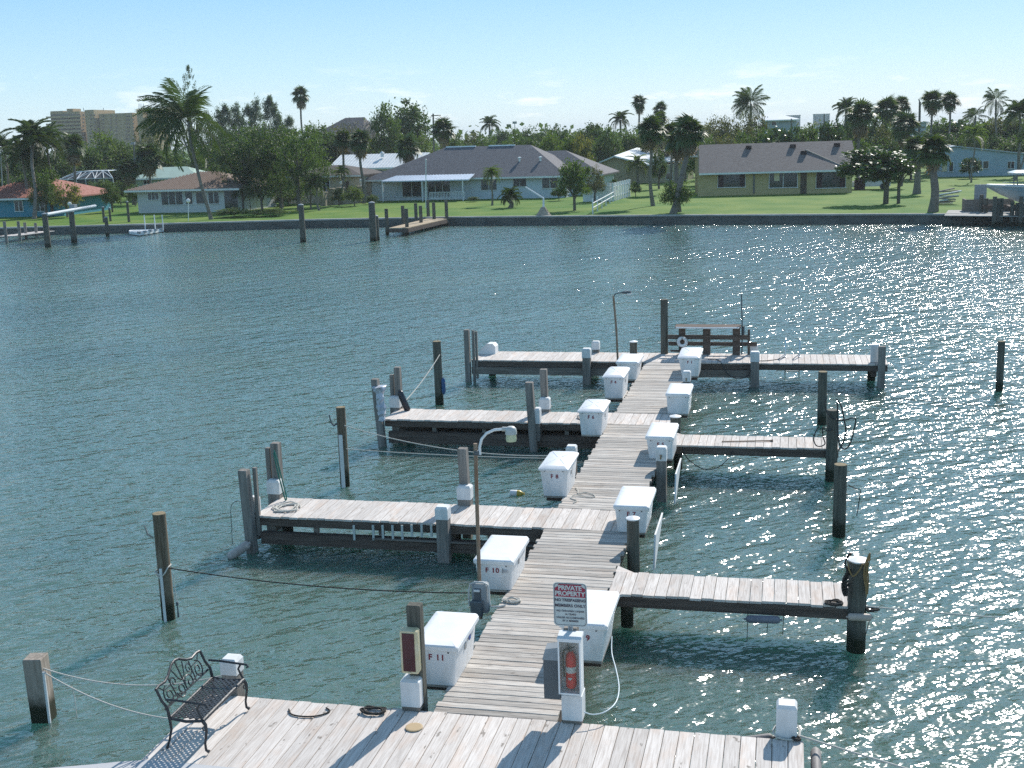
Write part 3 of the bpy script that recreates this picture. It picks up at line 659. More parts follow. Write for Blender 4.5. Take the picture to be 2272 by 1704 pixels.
dock_box('tapered white ribbed lid dock box lettered F 8, floating bottle beside it', 'F 8', (-4.56,-4.10,22.03,22.95), (-4.65,-4.05,21.98,23.25), 1.61, 'B', toff=(.0,-.02))
dock_box('white dock box lettered F 7 beside a white capped pile', 'F 7', (-2.83,-2.34,20.06,21.05), (-2.90,-2.28,20.02,21.23), 1.50, toff=(0,.02))
dock_box('tapered white ribbed lid dock box lettered F 6, black lead on the planks beside it', 'F 6', (-4.63,-4.15,26.92,27.85), (-4.71,-4.09,26.88,28.10), 1.62, 'B')
dock_box('white dock box lettered F 5 behind a tap post', 'F 5', (-2.82,-2.32,25.0,26.0), (-2.90,-2.30,24.96,26.25), 1.50)
dock_box('tapered white ribbed lid dock box lettered F 4, just before a slim lamp pole', 'F 4', (-4.66,-4.19,30.95,31.95), (-4.73,-4.14,30.92,32.25), 1.62, 'B')
dock_box('plain white dock box between box F 5 and box F 1', None, (-2.83,-2.32,29.26,30.25), (-2.88,-2.29,29.22,30.5), 1.52)
dock_box('plain white dock box behind box F 4, lamp pole beside it', None, (-4.62,-4.12,33.42,34.4), (-4.70,-4.06,33.38,34.7), 1.52)
dock_box('tapered white dock box lettered F 1 nearest the life ring', 'F 1', (-2.88,-2.41,34.0,35.1), (-3.00,-2.36,33.95,35.5), 1.60, 'B')
# taps and fittings on the utility posts
for (x, y, z) in ((-2.47,24.085,1.30),(-2.66,32.975,1.12)):
    tp = thing('dock_tap', 'brass tap on the white post beside %s' % ('the box lettered five' if y < 30 else 'the box nearest the life ring'), 'tap', (x,y,z))
    part('spigot', MB().tube([(x,y+.02,z),(x,y-.05,z),(x,y-.07,z-.04)], .016, 8), M['ropetan'], tp, True)
    part('handle', MB().tube([(x-.03,y-.03,z+.035),(x+.03,y-.03,z+.035)], .008, 6).tube([(x,y-.03,z),(x,y-.03,z+.035)], .007, 6), M['ropetan'], tp, True)
for i, (x, z0_, z1_) in enumerate(((-2.16,.45,1.0),(-2.16,.5,1.05))):
    y = 23.6 if i == 0 else 19.6
    solo('rub_board', MB().loft([[(x,y,z0_),(x+.03,y,z0_),(x+.03,y+.10,z0_),(x,y+.10,z0_)],[(x,y+.25,z1_),(x+.03,y+.25,z1_),(x+.03,y+1.5,z1_),(x,y+1.5,z1_)]]), M['whitepost'], 'pale pointed rub board %s' % ('below the tap post' if i == 0 else 'beside the white capped pile'), 'board')

# ---- iron bench
bt = thing('garden_bench', 'black cast iron bench with scrolled back and lattice seat', 'bench', (-6.7, 12.1, DZ+.004))
YA, YB, XF, XB, ZS = 11.57, 12.65, -6.48, -6.90, 1.425
ptop = gy(347, 1531, YA); XT, ZT = ptop.x, ptop.z
# lattice seat
b = MB(); sp = .074; wdt = .023
def clipline(c, sgn):
    pts = []
    for y in (YA+.03, YB-.03):
        x = (c - y)*sgn
        if XB+.02 <= x <= XF-.02: pts.append((x,y))
    for x in (XB+.02, XF-.02):
        y = c - x*sgn
        if YA+.03 < y < YB-.03: pts.append((x,y))
    return pts
for sgn in (1,-1):
    c = (-40)
    for i in range(800):
        c = -10 + i*sp*1.0
        if c > 30: break
        pp = clipline(c, sgn)
        if len(pp) == 2 and math.hypot(pp[0][0]-pp[1][0], pp[0][1]-pp[1][1]) > .02:
            a, d = Vector((*pp[0],0)), Vector((*pp[1],0)); dd = (d-a).normalized(); nn = Vector((-dd.y,dd.x,0))*wdt/2
            z = ZS - .012 + (.003 if sgn > 0 else 0)
            v = [a-nn,d-nn,d+nn,a+nn]
            b.loft([[(p.x,p.y,z-.006) for p in v],[(p.x,p.y,z+.004) for p in v]])
part('seat', b, M['iron'], bt)
fr = MB().tube([(XF,YA,ZS-.01),(XF,YB,ZS-.01)], .024, 8).tube([(XB,YA,ZS-.01),(XB,YB,ZS-.01)], .018, 8)
fr.tube([(XF,YA,ZS-.01),((XF+XB)/2,YA,ZS-.035),(XB,YA,ZS-.01)], .018, 8).tube([(XF,YB,ZS-.01),((XF+XB)/2,YB,ZS-.035),(XB,YB,ZS-.01)], .018, 8)
part('seat_frame', fr, M['iron'], bt, True)
for Y in (YA, YB):
    part('leg', MB().tube([(XF,Y,ZS-.01),(XF+.03,Y,ZS-.06),(XF+.035,Y,ZS-.14),(XF+.005,Y,ZS-.30),(XF+.01,Y,DZ+.05),(XF+.05,Y,DZ+.03)], [.022,.021,.017,.014,.016,.022], 8), M['iron'], bt, True)
    part('leg', MB().tube([(XB,Y,ZS-.01),(XB+.01,Y,ZS-.15),(XB-.03,Y,ZS-.30),(XB-.07,Y,DZ+.03)], [.019,.016,.014,.018], 8), M['iron'], bt, True)
    part('back_post', MB().tube([(XB,Y,ZS-.01),(XB-.02,Y,ZS+.12),(XB+(XT-XB)*.6,Y,ZS+(ZT-ZS)*.6),(XT,Y,ZT)], [.02,.018,.016,.016], 8), M['iron'], bt, True)
    za = ZS+.20
    part('armrest', MB().tube([(XB-.03,Y,za+.02),(XB+.12,Y,za+.02),(XF-.02,Y,za),(XF+.06,Y,za-.005),(XF+.08,Y,za-.03),(XF+.055,Y,za-.04)], .014, 8).tube([(XF-.02,Y,za),(XF-.06,Y,za-.07),(XF-.03,Y,za-.14),(XF+.0,Y,ZS)], .013, 8), M['iron'], bt, True)
    part('curl', MB().tube([(XF+.01+.03*(1-k/14)*math.cos(k*.7), Y, ZS-.11+.035*(1-k/16)*math.sin(k*.7)) for k in range(12)], .008, 6), M['iron'], bt, True)
def bk(u, h):                           # point on the leaning back: u 0..1 along, h metres above seat
    t = h/(ZT-ZS); return (XB+(XT-XB)*t-.01, YA+(YB-YA)*u, ZS+h)
HB = ZT-ZS
top = [(0,0),(.08,.012),(.2,.0),(.3,.03),(.42,.10),(.5,.115),(.58,.10),(.7,.03),(.8,0),(.92,.012),(1,0)]
part('top_rail', MB().tube([bk(u,HB+h) for u,h in top], .017, 8), M['iron'], bt, True)
part('lower_rail', MB().tube([bk(u,.09) for u in (0,.5,1)], .010, 6), M['iron'], bt, True)
b = MB()
def spiral(u0, h0, r0, turns, a0, sgn=1):
    return [bk(u0+(r0*(1-k/(turns*12+4)))*math.cos(a0+sgn*k*math.pi/6)/(YB-YA), h0+(r0*(1-k/(turns*12+4)))*math.sin(a0+sgn*k*math.pi/6)) for k in range(int(turns*12)+1)]
for m_ in (0,1):
    sg = 1 if m_ == 0 else -1; fx = (lambda u: u) if m_ == 0 else (lambda u: 1-u)
    b.tube(spiral(fx(.17), HB*.55, .11, 1.5, math.pi/2, sg), .0085, 6)
    b.tube(spiral(fx(.33), HB*.80, .075, 1.4, -math.pi/2, -sg), .008, 6)
    b.tube(spiral(fx(.40), HB*.42, .10, 1.2, math.pi, sg), .0085, 6)
    b.tube([bk(fx(.0),.10),bk(fx(.1),HB*.30),bk(fx(.22),HB*.42),bk(fx(.33),HB*.36),bk(fx(.42),.09)], .008, 6)
    b.tube([bk(fx(.29),.09),bk(fx(.28),HB*.5),bk(fx(.27),HB)], .008, 6)
    b.tube([bk(fx(.06),HB*.98),bk(fx(.12),HB*.80),bk(fx(.26),HB*.78)], .007, 6)
    b.tube([bk(fx(.14),.09),bk(fx(.13),HB*.3)], .007, 6)
b.tube([bk(.5,.09),bk(.5,HB*.55),bk(.5,HB+.11)], .009, 6)
b.tube([bk(.38,HB+.05),bk(.44,HB*.75),bk(.5,HB*.62),bk(.56,HB*.75),bk(.62,HB+.05)], .008, 6)
part('back_scrollwork', b, M['iron'], bt, True)

# ---- lamp post by box F 10, with its meter pedestal
lp = thing('lamp_post', 'rusty brown lamp pole with white curved arm beside box F 10', 'lamp post', (-4.47, 16.6, DZ-.3))
part('pole', MB().tube([(-4.47,16.6,DZ-.3),(-4.462,16.6,2.2),(-4.45,16.6,3.47)], .029, 10), M['rust'], lp, True)
part('clamp', MB().lathe([(.045,3.30),(.045,3.36)], (-4.43,16.6,0), 10), M['darkmetal'], lp)
part('arm', MB().tube([(-4.385,16.6,3.30),(-4.385,16.6,3.42),(-4.35,16.6,3.54),(-4.27,16.6,3.63),(-4.15,16.6,3.685),(-4.02,16.6,3.70)], .021, 10), M['white'], lp, True)
hd = part('lamp_head', MB().lathe([(.01,3.745),(.05,3.74),(.075,3.715),(.085,3.68),(.088,3.63),(.08,3.625)], (-3.90,16.6,0), 18), M['lamphead'], lp, True)
part('lens', MB().lathe([(.072,3.63),(.08,3.55),(.074,3.52),(.004,3.51)], (-3.90,16.6,0), 18), M['lampglass'], hd, True)
part('neck', MB().tube([(-4.03,16.6,3.70),(-3.95,16.6,3.70)], .034, 10), M['lamphead'], hd, True)
pe = thing('power_pedestal', 'grey electric meter pedestal with looped hose at the foot of lamp pole', 'power pedestal', (-4.42, 16.4, DZ))
part('cabinet', MB().loft([rrect(-4.55,-4.30,16.40,16.56,DZ-.12), rrect(-4.55,-4.30,16.40,16.56,1.31), rrect(-4.53,-4.32,16.42,16.54,1.335)]), M['greymetal'], pe, True)
part('meter_door', MB().box(-4.50,-4.40,16.375,16.398,1.10,1.27), M['darkmetal'], pe)
part('flap', MB().box(-4.495,-4.405,16.345,16.374,1.235,1.262), M['white'], pe)
part('outlet_box', MB().loft([rrect(-4.55,-4.36,16.29,16.372,.86), rrect(-4.55,-4.36,16.29,16.372,1.08), rrect(-4.53,-4.38,16.30,16.37,1.10)]), M['darkmetal'], pe)
part('hose_loop', MB().tube([(-4.575,16.36,1.0),(-4.575,16.36,1.25),(-4.55,16.37,1.345),(-4.49,16.385,1.372),(-4.36,16.40,1.368),(-4.285,16.39,1.34),(-4.265,16.38,1.26),(-4.26,16.36,1.08),(-4.23,16.33,1.02),(-4.12,16.36,1.016),(-4.03,16.42,1.016)], .014, 8), M['lamphead'], pe, True)
def scribble(c, rx, ry, n, z, seed, turns=3):
    r_ = random.Random(seed); pts = []
    for k in range(n):
        a = k/n*2*math.pi*turns; rr = .55+.45*r_.random()
        pts.append((c[0]+rx*rr*math.cos(a)+r_.uniform(-.2,.2)*rx, c[1]+ry*rr*math.sin(a)+r_.uniform(-.2,.2)*ry, z+.012*r_.random()+.006*(k%3)))
    return smoothpath(pts)
def smoothpath(p, k=4):
    p = [Vector(q) for q in p]; out = []
    for i in range(len(p)-1):
        a, b_, c_, d = p[max(i-1,0)], p[i], p[i+1], p[min(i+2,len(p)-1)]
        for j in range(k):
            t = j/k; out.append(.5*((2*b_)+(c_-a)*t+(2*a-5*b_+4*c_-d)*t*t+(3*b_-a-3*c_+d)*t**3))
    out.append(p[-1]); return out
RG = 'ropes and lines on the dock'
def rope(pts, r=.011, m='rope', label='', smooth=True, name='rope', cat='rope', n=6):
    return solo(name, MB().tube(smoothpath(pts) if smooth else pts, r, n), M[m], label, cat, RG, True)
def hang(a, b_, sag, k=12):
    a, b_ = Vector(a), Vector(b_); return [a.lerp(b_, i/k) - Vector((0,0,sag*4*(i/k)*(1-i/k))) for i in range(k+1)]
rope(scribble((-3.97,16.62), .16, .09, 26, DZ+.012, 3), .013, label='white rope heaped on the walkway beside the meter pedestal')
rope(scribble((-9.35,20.62), .28, .30, 34, DZ+.012, 5, 5), .013, 'rope', 'coiled rope lying on the outer end of a finger pier')
rope([(-4.03,22.6,1.012),(-3.95,22.45,1.02),(-3.9,22.2,1.014),(-3.78,22.28,1.02),(-3.62,22.2,1.014),(-3.55,22.05,1.014),(-3.7,22.02,1.014),(-3.95,22.1,1.02),(-4.0,21.9,1.014),(-3.85,21.75,1.014),(-3.9,21.6,1.014)], .010, label='loose white rope on the walkway beside box F 8')
rope(scribble((-4.86,12.86), .17, .12, 24, DZ+.014, 9), .014, 'ropedark', 'dark rope bundle beside white post at the head of the walkway')
rope([(-5.95,12.75,1.014),(-5.85,12.62,1.014),(-5.65,12.60,1.014),(-5.5,12.66,1.014),(-5.42,12.78,1.014),(-5.5,12.86,1.014)], .010, 'ropedark', 'short dark rope end lying on the deck near the bench')
rope(hang((-9.70,13.2,1.08), (-6.97,13.14,1.22), .20), .010, label='white mooring line from square pile to white post behind the bench')
rope(hang((-9.70,13.18,1.05), (-7.08,12.35,.97), .16), .010, label='slack white mooring line from square pile to the deck edge')
rope([(-9.18,13.05,.93),(-9.15,13.04,.75),(-9.14,13.03,.5)], .006, 'rope', 'thin white rope end dangling from the slack mooring line')
rope(hang((-9.72,16.72,1.20), (-4.57,16.48,1.16), .10), .010, 'ropedark', 'dark line from brown pile to the meter pedestal')
rope([(-9.6,16.62,1.16),(-9.58,16.6,.9),(-9.565,16.6,.62)], .006, 'rope', 'white cord with weight hanging beside the brown pile')
solo('sinker', MB().lathe([(.004,.40),(.02,.42),(.012,.50),(.01,.6),(.022,.62),(.022,.66),(.004,.68)], (-9.565,16.6,0), 8), M['darkmetal'], 'dark sinker on a white cord beside the brown pile', 'sinker')
rope([(-9.93,16.63,1.16),(-9.8,16.62,1.10),(-9.72,16.68,1.22),(-9.76,16.85,1.22),(-9.9,16.85,1.16),(-9.95,16.7,1.14),(-9.82,16.62,1.02)], .012, label='white rope knotted round the brown pile')
rope(hang((-9.55,24.4,1.72), (-4.56,24.62,1.12), .22), .011, label='upper white line sagging from hooked pile to post behind box F 8')
rope(hang((-9.53,24.4,1.18), (-4.56,24.6,1.05), .04), .010, label='lower white line from hooked pile to post behind box F 8')
rope(hang((-9.73,32.7,1.80), (-9.80,29.3,1.10), .08), .013, label='white line slanting from pile with blue bumper down to black fender')
rope(hang((-9.7,32.7,1.0), (-4.75,31.4,.95), .34), .007, 'rope', 'thin pale line between the blue bumper pile and box F 4')
rope(hang((1.22,17.15,1.02), (11.5,17.6,1.0), .16, 20), .011, label='white line running out over the glitter from rope covered pile')
rope(hang((0.22,13.05,1.04), (8.0,10.2,.9), .10, 20), .012, label='white mooring line from white post out past the deck corner')
rope(hang((1.17,26.1,1.35), (12.0,26.6,1.1), .2, 20), .008, label='thin line running from hose draped pile over the open water')
rope(hang((1.1,31.3,1.2), (13.0,31.0,1.0), .25, 20), .006, 'ropedark', 'thin dark line from plain dark pile over the open water')
rope([(1.2,22.38,1.32),(1.35,22.3,1.27),(1.42,22.28,1.26),(1.40,22.28,1.0),(1.37,22.28,.75)], .009, 'ropedark', 'short dark line with hanging end tied to stout pile')
# pale hose from the extinguisher post up to box F 9
rope([(-2.27,12.99,1.16),(-2.16,13.0,1.13),(-2.02,13.1,1.13),(-1.93,13.35,1.14),(-1.95,13.75,1.14),(-2.05,14.2,1.16),(-2.16,14.6,1.20),(-2.20,14.9,1.3)], .0075, 'hosewhite', 'pale blue hose curving from extinguisher post up to box F 9', name='hose', cat='hose', n=8)
rope([(-4.95,28.72,1.012),(-5.0,28.6,1.05),(-4.96,28.45,1.014),(-4.85,28.4,1.014),(-4.75,28.36,1.014),(-4.68,28.4,1.014)], .016, 'hose', 'black cord with a plug on the pier beside box F 6', name='extension_lead', cat='lead')
rope([(-2.3,36.6,1.02),(-2.0,36.5,1.02),(-1.85,36.12,.98),(-1.7,35.98,.72),(-1.4,35.95,.55),(-1.1,35.95,.62),(-.95,35.93,.85),(-.82,36.3,1.015),(-.5,36.5,1.015),(-.2,36.75,1.015),(.0,37.1,1.02)], .013, 'hose', 'black hose draped from the cross pier beside box F 1', name='hose', cat='hose', n=8)
rope([(-2.2,26.2,.95),(-2.1,26.16,.72),(-1.85,26.15,.52),(-1.6,26.15,.46),(-1.35,26.15,.56),(-1.15,26.17,.78),(-1.1,26.2,.9)], .010, 'hose', 'black cable drooping under the hose draped pier', name='cable', cat='cable')
solo('boat_pole', MB().tube([(-1.35,26.56,1.015),(-.3,26.72,1.02),(-.22,26.73,1.022)], [.012,.014,.03], 8), M['rust'], 'rust brown pole with dark tip lying on a narrow finger pier', 'pole')
# hose loops on the right finger's end pile
qz = Q(1760, 860, 6.38)
def loop(pxs, Y): return [gy(*qz(a,c), Y) for a, c in pxs]
rope(loop([(610,160),(660,220),(690,300),(720,450),(745,600),(730,720),(690,810),(640,890)], 26.0), .016, 'hose', 'black hose hanging straight down beside the hose draped pile', name='hose', cat='hose', n=8)
rope(loop([(625,200),(630,450),(632,640),(650,780),(690,850),(740,868),(790,820),(830,720),(860,590),(885,470),(860,432),(780,445),(720,462),(640,460),(560,430),(490,370),(455,280),(450,180),(480,140)], 25.94), .016, 'hose', 'big loop of black hose round the hose draped pile', name='hose', cat='hose', n=8)
rope(loop([(370,545),(320,620),(290,720),(310,800),(350,830),(410,825),(450,790),(430,720),(415,640),(420,560),(470,610),(560,590)], 25.95), .013, 'hose', 'small loop of black hose over the planks of hose draped pier', name='hose', cat='hose', n=8)
# ropes bundled on the near right finger's end pile
qr = Q(1820, 1160, 5.925)
def lp2(pxs, Y): return [gy(*qr(a,c), Y) for a, c in pxs]
for i in range(7):
    d = (i-3)*7
    wg = random.Random(i+40); jj = lambda: wg.uniform(-9,9)
    rope(lp2([(655,395),(628+d*.8+jj(),480),(600+d*1.3+jj(),600+jj()),(602+d*1.2+jj(),720),(612+d+jj(),860),(608+d*.7+jj(),930+6*jj())], 17.0+.03*i), .009, 'ropetan', 'tan rope strands hanging in a bundle on rope covered pile')
rope(lp2([(560,540),(500,640),(430,700),(380,620),(360,500)], 17.02), .012, 'ropetan', 'tan rope wound across the front of rope covered pile')
for i, sd in enumerate((1,2,3,4)):
    r_ = random.Random(sd); cx = 330 + 14*i
    rope(lp2([(390+10*i,400),(345,470),(330,560),(350+20*i,640),(300+12*i,740),(285+20*i,860),(320+10*i,960),(360-20*i,880),(310+30*i,800),(370,720+40*i)], 17.03+.02*i), .013, 'ropedark', 'dark tangled rope hanging beside rope covered pile')
rope(scribble((.78,17.22), .16, .10, 26, DZ+.012, 21), .015, 'ropedark', 'dark rope tangle on planks at the foot of rope covered pile')
rope(scribble((1.30,17.14), .10, .08, 18, DZ-.03, 22), .015, 'ropedark', 'dark rope tangle on the outer side of rope covered pile')
# line around the near white post, piled fenders beside it
rope([(-.03,12.99,1.03),(.1,12.985,1.01),(.22,13.0,1.03),(.24,13.15,1.06),(.2,13.25,1.06),(0,13.26,1.05),(-.06,13.1,1.04),(-.03,12.98,1.05)], .013, label='white rope wrapped round the foot of near white post')
rope(scribble((.20,13.0), .05, .05, 14, DZ+.02, 31), .014, 'ropedark', 'dark knot of rope beside the near white post')
def capsule(c, d, ln, r, n=14):
    d = Vector(d).normalized(); pr = [(-.5,.25),(-.49,.55),(-.46,.85),(-.40,1.0),(0,1.0),(.40,1.0),(.46,.85),(.49,.55),(.5,.25)]
    return [Vector(c)+d*ln*a for a, _ in pr], [r*k for _, k in pr]
def fender(c, d, ln, r, m, label, lines=()):
    t = thing('fender', label, 'fender', c, 'boat fenders hung round the dock')
    p, rr = capsule(c, d, ln, r); part('body', MB().tube(p, rr, 14), M[m], t, True)
    dd = Vector(d).normalized()*ln*.52
    for s_ in (-1,1): part('eye', MB().tube([Vector(c)+dd*s_*.94, Vector(c)+dd*s_*1.08], r*.28, 8), M[m], t, True)
    for a, e_ in lines: part('line', MB().tube([a, Vector(a).lerp(Vector(e_),.5), e_], .006, 6), M['ropedark'], t)
    return t
fender((-.25,17.04,.77), (1,0,.03), .50, .058, 'fendgrey', 'grey cylindrical fender slung under a narrow finger pier', (((-.47,17.03,.97),(-.48,17.03,.4)),((.05,17.03,.97),(.04,17.03,.55)),((-.18,17.03,.72),(-.19,17.03,.56))))
fender((1.13,17.02,.90), (1,0,.04), .34, .055, 'fendbeige', 'short beige fender lashed across rope covered pile', (((1.27,17.02,.88),(1.2,17.0,.55)),))
fender((-9.98,19.72,.42), (.75,.25,.52), .48, .085, 'fendwhite', 'dirty white fender hanging at the waterline off a finger pier')
fender((-9.66,29.0,1.25), (.35,0,-.9), .58, .085, 'fendblack', 'glossy black fender leaning on white post at a pier end')
fender((.42,12.72,.86), (0,1,.1), .62, .06, 'fendrib', 'ribbed grey fender along the deck corner, by the near white post')
fender((-.28,13.16,.88), (1,.1,.18), .45, .055, 'fendrib', 'ribbed grey fender behind the deck edge, left of the near white post')
rope([(-9.80,21.2,2.0),(-9.72,21.15,1.8),(-9.66,21.12,1.55),(-9.60,21.1,1.3),(-9.55,21.08,1.08),(-9.58,21.08,1.02),(-9.64,21.1,1.25),(-9.72,21.12,1.6),(-9.8,21.18,1.95)], .014, 'hosegreen', 'green hose looped down from a tall post at pier end', name='hose', cat='hose', n=8)
rope([(-10.0,19.9,1.35),(-10.1,19.85,1.30),(-10.14,19.84,1.15),(-10.15,19.84,.8),(-10.16,19.84,.5)], .006, 'ropedark', 'dark cord hanging off the outer post of a finger pier')
# crumpled plastic round the second finger's outer post
b = MB(); r_ = random.Random(4)
ring = []
for i in range(11):
    z = 1.02 + i*.085; rad = .07+.05*r_.random()+(.05 if i > 8 else 0); cx = -9.86-(z-1)*.06+.02*r_.random()
    ring.append([(cx+rad*(1+.35*r_.uniform(-1,1))*math.cos(a), 27.84+rad*(1+.35*r_.uniform(-1,1))*math.sin(a), z+.03*r_.uniform(-1,1)) for a in [2*math.pi*k/9 for k in range(9)]])
solo('plastic_sheet', b.loft(ring), M['plastic_wrap'], 'crumpled clear plastic wrapped round a leaning pier post', 'plastic sheet')
wl = thing('cleat_cover', 'white angled cover at the outer end of the cross pier', 'cover', (-9.5, 37.3, DZ))
part('shell', MB().loft([[(-9.72,37.2,1.0),(-9.72,37.62,1.0),(-9.72,37.62,1.12),(-9.72,37.2,1.12)],[(-9.45,37.2,1.0),(-9.45,37.62,1.0),(-9.45,37.62,1.33),(-9.45,37.2,1.33)],[(-9.26,37.2,1.0),(-9.26,37.62,1.0),(-9.26,37.62,1.33),(-9.26,37.2,1.33)],[(-9.18,37.2,1.0),(-9.18,37.62,1.0),(-9.18,37.62,1.24),(-9.18,37.2,1.24)]]), M['white'], wl)
part('trim', MB().tube([(-9.72,37.19,1.12),(-9.45,37.19,1.33),(-9.26,37.19,1.33),(-9.18,37.19,1.24)], .012, 6), M['white'], wl)

# ---- lamp pole by the far boxes
lp = thing('lamp_post', 'slim dark lamp pole with short arm beside the plain box behind box F 4', 'lamp post', (-5.0, 35.9, DZ-.3))
part('pole', MB().tube([(-4.98,35.9,DZ-.3),(-5.02,35.9,2.0),(-5.10,35.9,3.08)], .032, 10), M['rust'], lp, True)
part('arm', MB().tube([(-5.09,35.9,3.02),(-5.07,35.9,3.10),(-5.0,35.9,3.16),(-4.8,35.9,3.18)], .018, 8), M['darkmetal'], lp, True)
hd = part('lamp_head', MB().tube([(-4.84,35.9,3.18),(-4.7,35.9,3.185),(-4.56,35.9,3.185)], [.03,.045,.04], 10), M['darkmetal'], lp, True)
part('lens', MB().tube([(-4.68,35.9,3.15),(-4.6,35.9,3.14),(-4.55,35.9,3.15)], [.03,.04,.02], 10), M['white'], hd, True)

# ---- extinguisher post, cabinet, sign
ep = thing('service_post', 'square post with white foot carrying the extinguisher cabinet and warning sign', 'post', (-2.42, 13.06, DZ))
square_post(ep, -2.42, 13.10, -1.2, 2.2, .16, .16, m='posttimber', name='shaft')
part('sleeve', MB().loft([rrect(-2.535,-2.285,12.965,13.215,1.045,.012),rrect(-2.535,-2.285,12.965,13.215,1.36,.012),rrect(-2.50,-2.32,13.0,13.18,1.385,.012)]), M['whitepost'], ep)
part('collar', MB().box(-2.528,-2.292,12.972,13.208,DZ+.002,1.043), M['oldbeam'], ep)
cb = thing('extinguisher_cabinet', 'white metal cabinet with clear cover holding a red fire extinguisher', 'cabinet', (-2.40, 12.92, 1.45))
x0, x1, y0, y1, z0, z1 = -2.535, -2.265, 12.83, 13.015, 1.45, 2.13
part('back', MB().box(x0,x1,y1-.012,y1,z0,z1), M['white'], cb)
part('side', MB().box(x0,x0+.012,y0,y1-.013,z0,z1), M['white'], cb); part('side', MB().box(x1-.012,x1,y0,y1-.013,z0,z1), M['white'], cb)
part('roof', MB().loft([[(x0-.008,y0-.012,z1+.001),(x1+.008,y0-.012,z1+.001),(x1+.008,y1,z1+.001),(x0-.008,y1,z1+.001)],[(x0-.008,y0-.012,z1+.02),(x1+.008,y0-.012,z1+.02),(x1+.008,y1,z1+.045),(x0-.008,y1,z1+.045)]]), M['white'], cb)
part('floor', MB().box(x0+.013,x1-.013,y0,y1-.013,z0,z0+.012), M['white'], cb)
fr = part('door_frame', MB().box(x0,x0+.018,y0-.012,y0-.001,z0,z1).box(x1-.018,x1,y0-.012,y0-.001,z0,z1).box(x0+.019,x1-.019,y0-.012,y0-.001,z0,z0+.018).box(x0+.019,x1-.019,y0-.012,y0-.001,z1-.018,z1), M['white'], cb)
part('cover_pane', MB().box(x0+.019,x1-.019,y0-.008,y0-.005,z0+.019,z1-.019), M['clear'], fr)
ex = thing('fire_extinguisher', 'red fire extinguisher with black hose inside the cabinet', 'extinguisher', (-2.40, 12.92, 1.465))
cx, cy = -2.40, 12.925
part('cylinder', MB().lathe([(.05,1.5),(.062,1.515),(.064,1.55),(.064,1.85),(.058,1.90),(.035,1.94),(.02,1.955)], (cx,cy,0), 18), M['red'], ex, True)
part('label', MB().lathe([(.0655,1.70),(.0655,1.775)], (cx,cy,0), 18), M['signwhite'], ex, True)
part('valve', MB().tube([(cx,cy,1.95),(cx,cy,1.99)], .018, 8).tube([(cx-.06,cy-.01,1.995),(cx+.01,cy,1.995),(cx+.05,cy-.01,2.02)], .01, 6).tube([(cx-.05,cy-.01,2.03),(cx+.01,cy,2.01)], .009, 6), M['darkmetal'], ex, True)
part('hose', MB().tube(smoothpath([(cx-.02,cy-.01,1.975),(cx-.07,cy-.03,1.98),(cx-.085,cy-.04,1.9),(cx-.08,cy-.045,1.75),(cx-.075,cy-.04,1.65)]), .011, 7), M['hose'], ex, True)
part('gauge_tag', MB().loft([[(cx-.03,cy-.068,1.645),(cx+.03,cy-.068,1.645),(cx,cy-.07,1.61)],[(cx-.03,cy-.066,1.645),(cx+.03,cy-.066,1.645),(cx,cy-.068,1.61)]]), M['signwhite'], ex)
gb = thing('weather_box', 'grey metal box with sloping top on the side of the service post', 'box', (-2.63, 13.0, 1.4))
part('body', MB().loft([rect(-2.745,-2.545,12.98,13.12,1.30), rect(-2.745,-2.545,12.98,13.12,1.80)]), M['darkmetal'], gb)
part('hood', MB().loft([rect(-2.755,-2.540,12.965,13.13,1.803), [(-2.72,12.99,1.93),(-2.545,12.99,1.96),(-2.545,13.12,1.98),(-2.72,13.12,1.95)]]), M['greymetal'], gb)
sg = thing('warning_sign', 'private property sign with red header on a slim steel channel', 'sign', (-2.41, 12.98, 2.18))
part('channel', MB().box(-2.44,-2.425,13.0,13.025,2.10,2.70).box(-2.395,-2.38,13.0,13.025,2.10,2.70).box(-2.424,-2.396,13.016,13.025,2.10,2.70), M['galv'], sg)
zx0, zx1, zz0, zz1 = -2.605, -2.205, 2.24, 2.78
def rrxz(x0,x1,z0,z1,y,r):
    return [(p[0],y,p[1]) for p in [(q[0],q[1]) for q in rrect(x0,x1,z0,z1,0,r,4)]]
pan = part('panel', MB().loft([rrxz(zx0,zx1,zz0,zz1,12.995,.045), rrxz(zx0,zx1,zz0,zz1,12.99,.045)]), M['signwhite'], sg)
def band(z0, z1, y):
    return [(zx0+.02,y,z0),(zx1-.02,y,z0),(zx1-.02,y,z1-.05),(zx1-.055,y,z1-.03),(zx1-.065,y,z1),(zx0+.065,y,z1),(zx0+.055,y,z1-.03),(zx0+.02,y,z1-.05)]
part('red_header', MB().loft([band(2.605,2.762,12.9895), band(2.605,2.762,12.988)]), M['signred'], sg)
bd = MB(); pr = rrxz(zx0+.014,zx1-.014,zz0+.014,zz1-.01,12.9885,.04); bd.tube(pr+[pr[0]], .0028, 5)
part('border_line', bd, M['signink'], sg)
for k, (s_, z, sz, ink, bo, spc) in enumerate((('PRIVATE',2.715,.078,'signwhite',.0028,.95),('PROPERTY',2.645,.078,'signwhite',.0028,.95),('NO TRESPASSING',2.563,.047,'signink',.0012,.98),('MEMBERS ONLY',2.495,.050,'signink',.0012,1.02),('NO CHILDREN UNDER',2.428,.031,'signink',.0004,1.05),('16 YEARS',2.388,.031,'signink',.0004,1.05),('UNLESS ACCOMPANIED',2.345,.030,'signink',.0004,1.05),('BY A MEMBER',2.306,.030,'signink',.0004,1.05))):
    lettering(s_, sz, M[ink], sg, (-2.405,12.9865,z), (R(90),0,0), bo, spc)

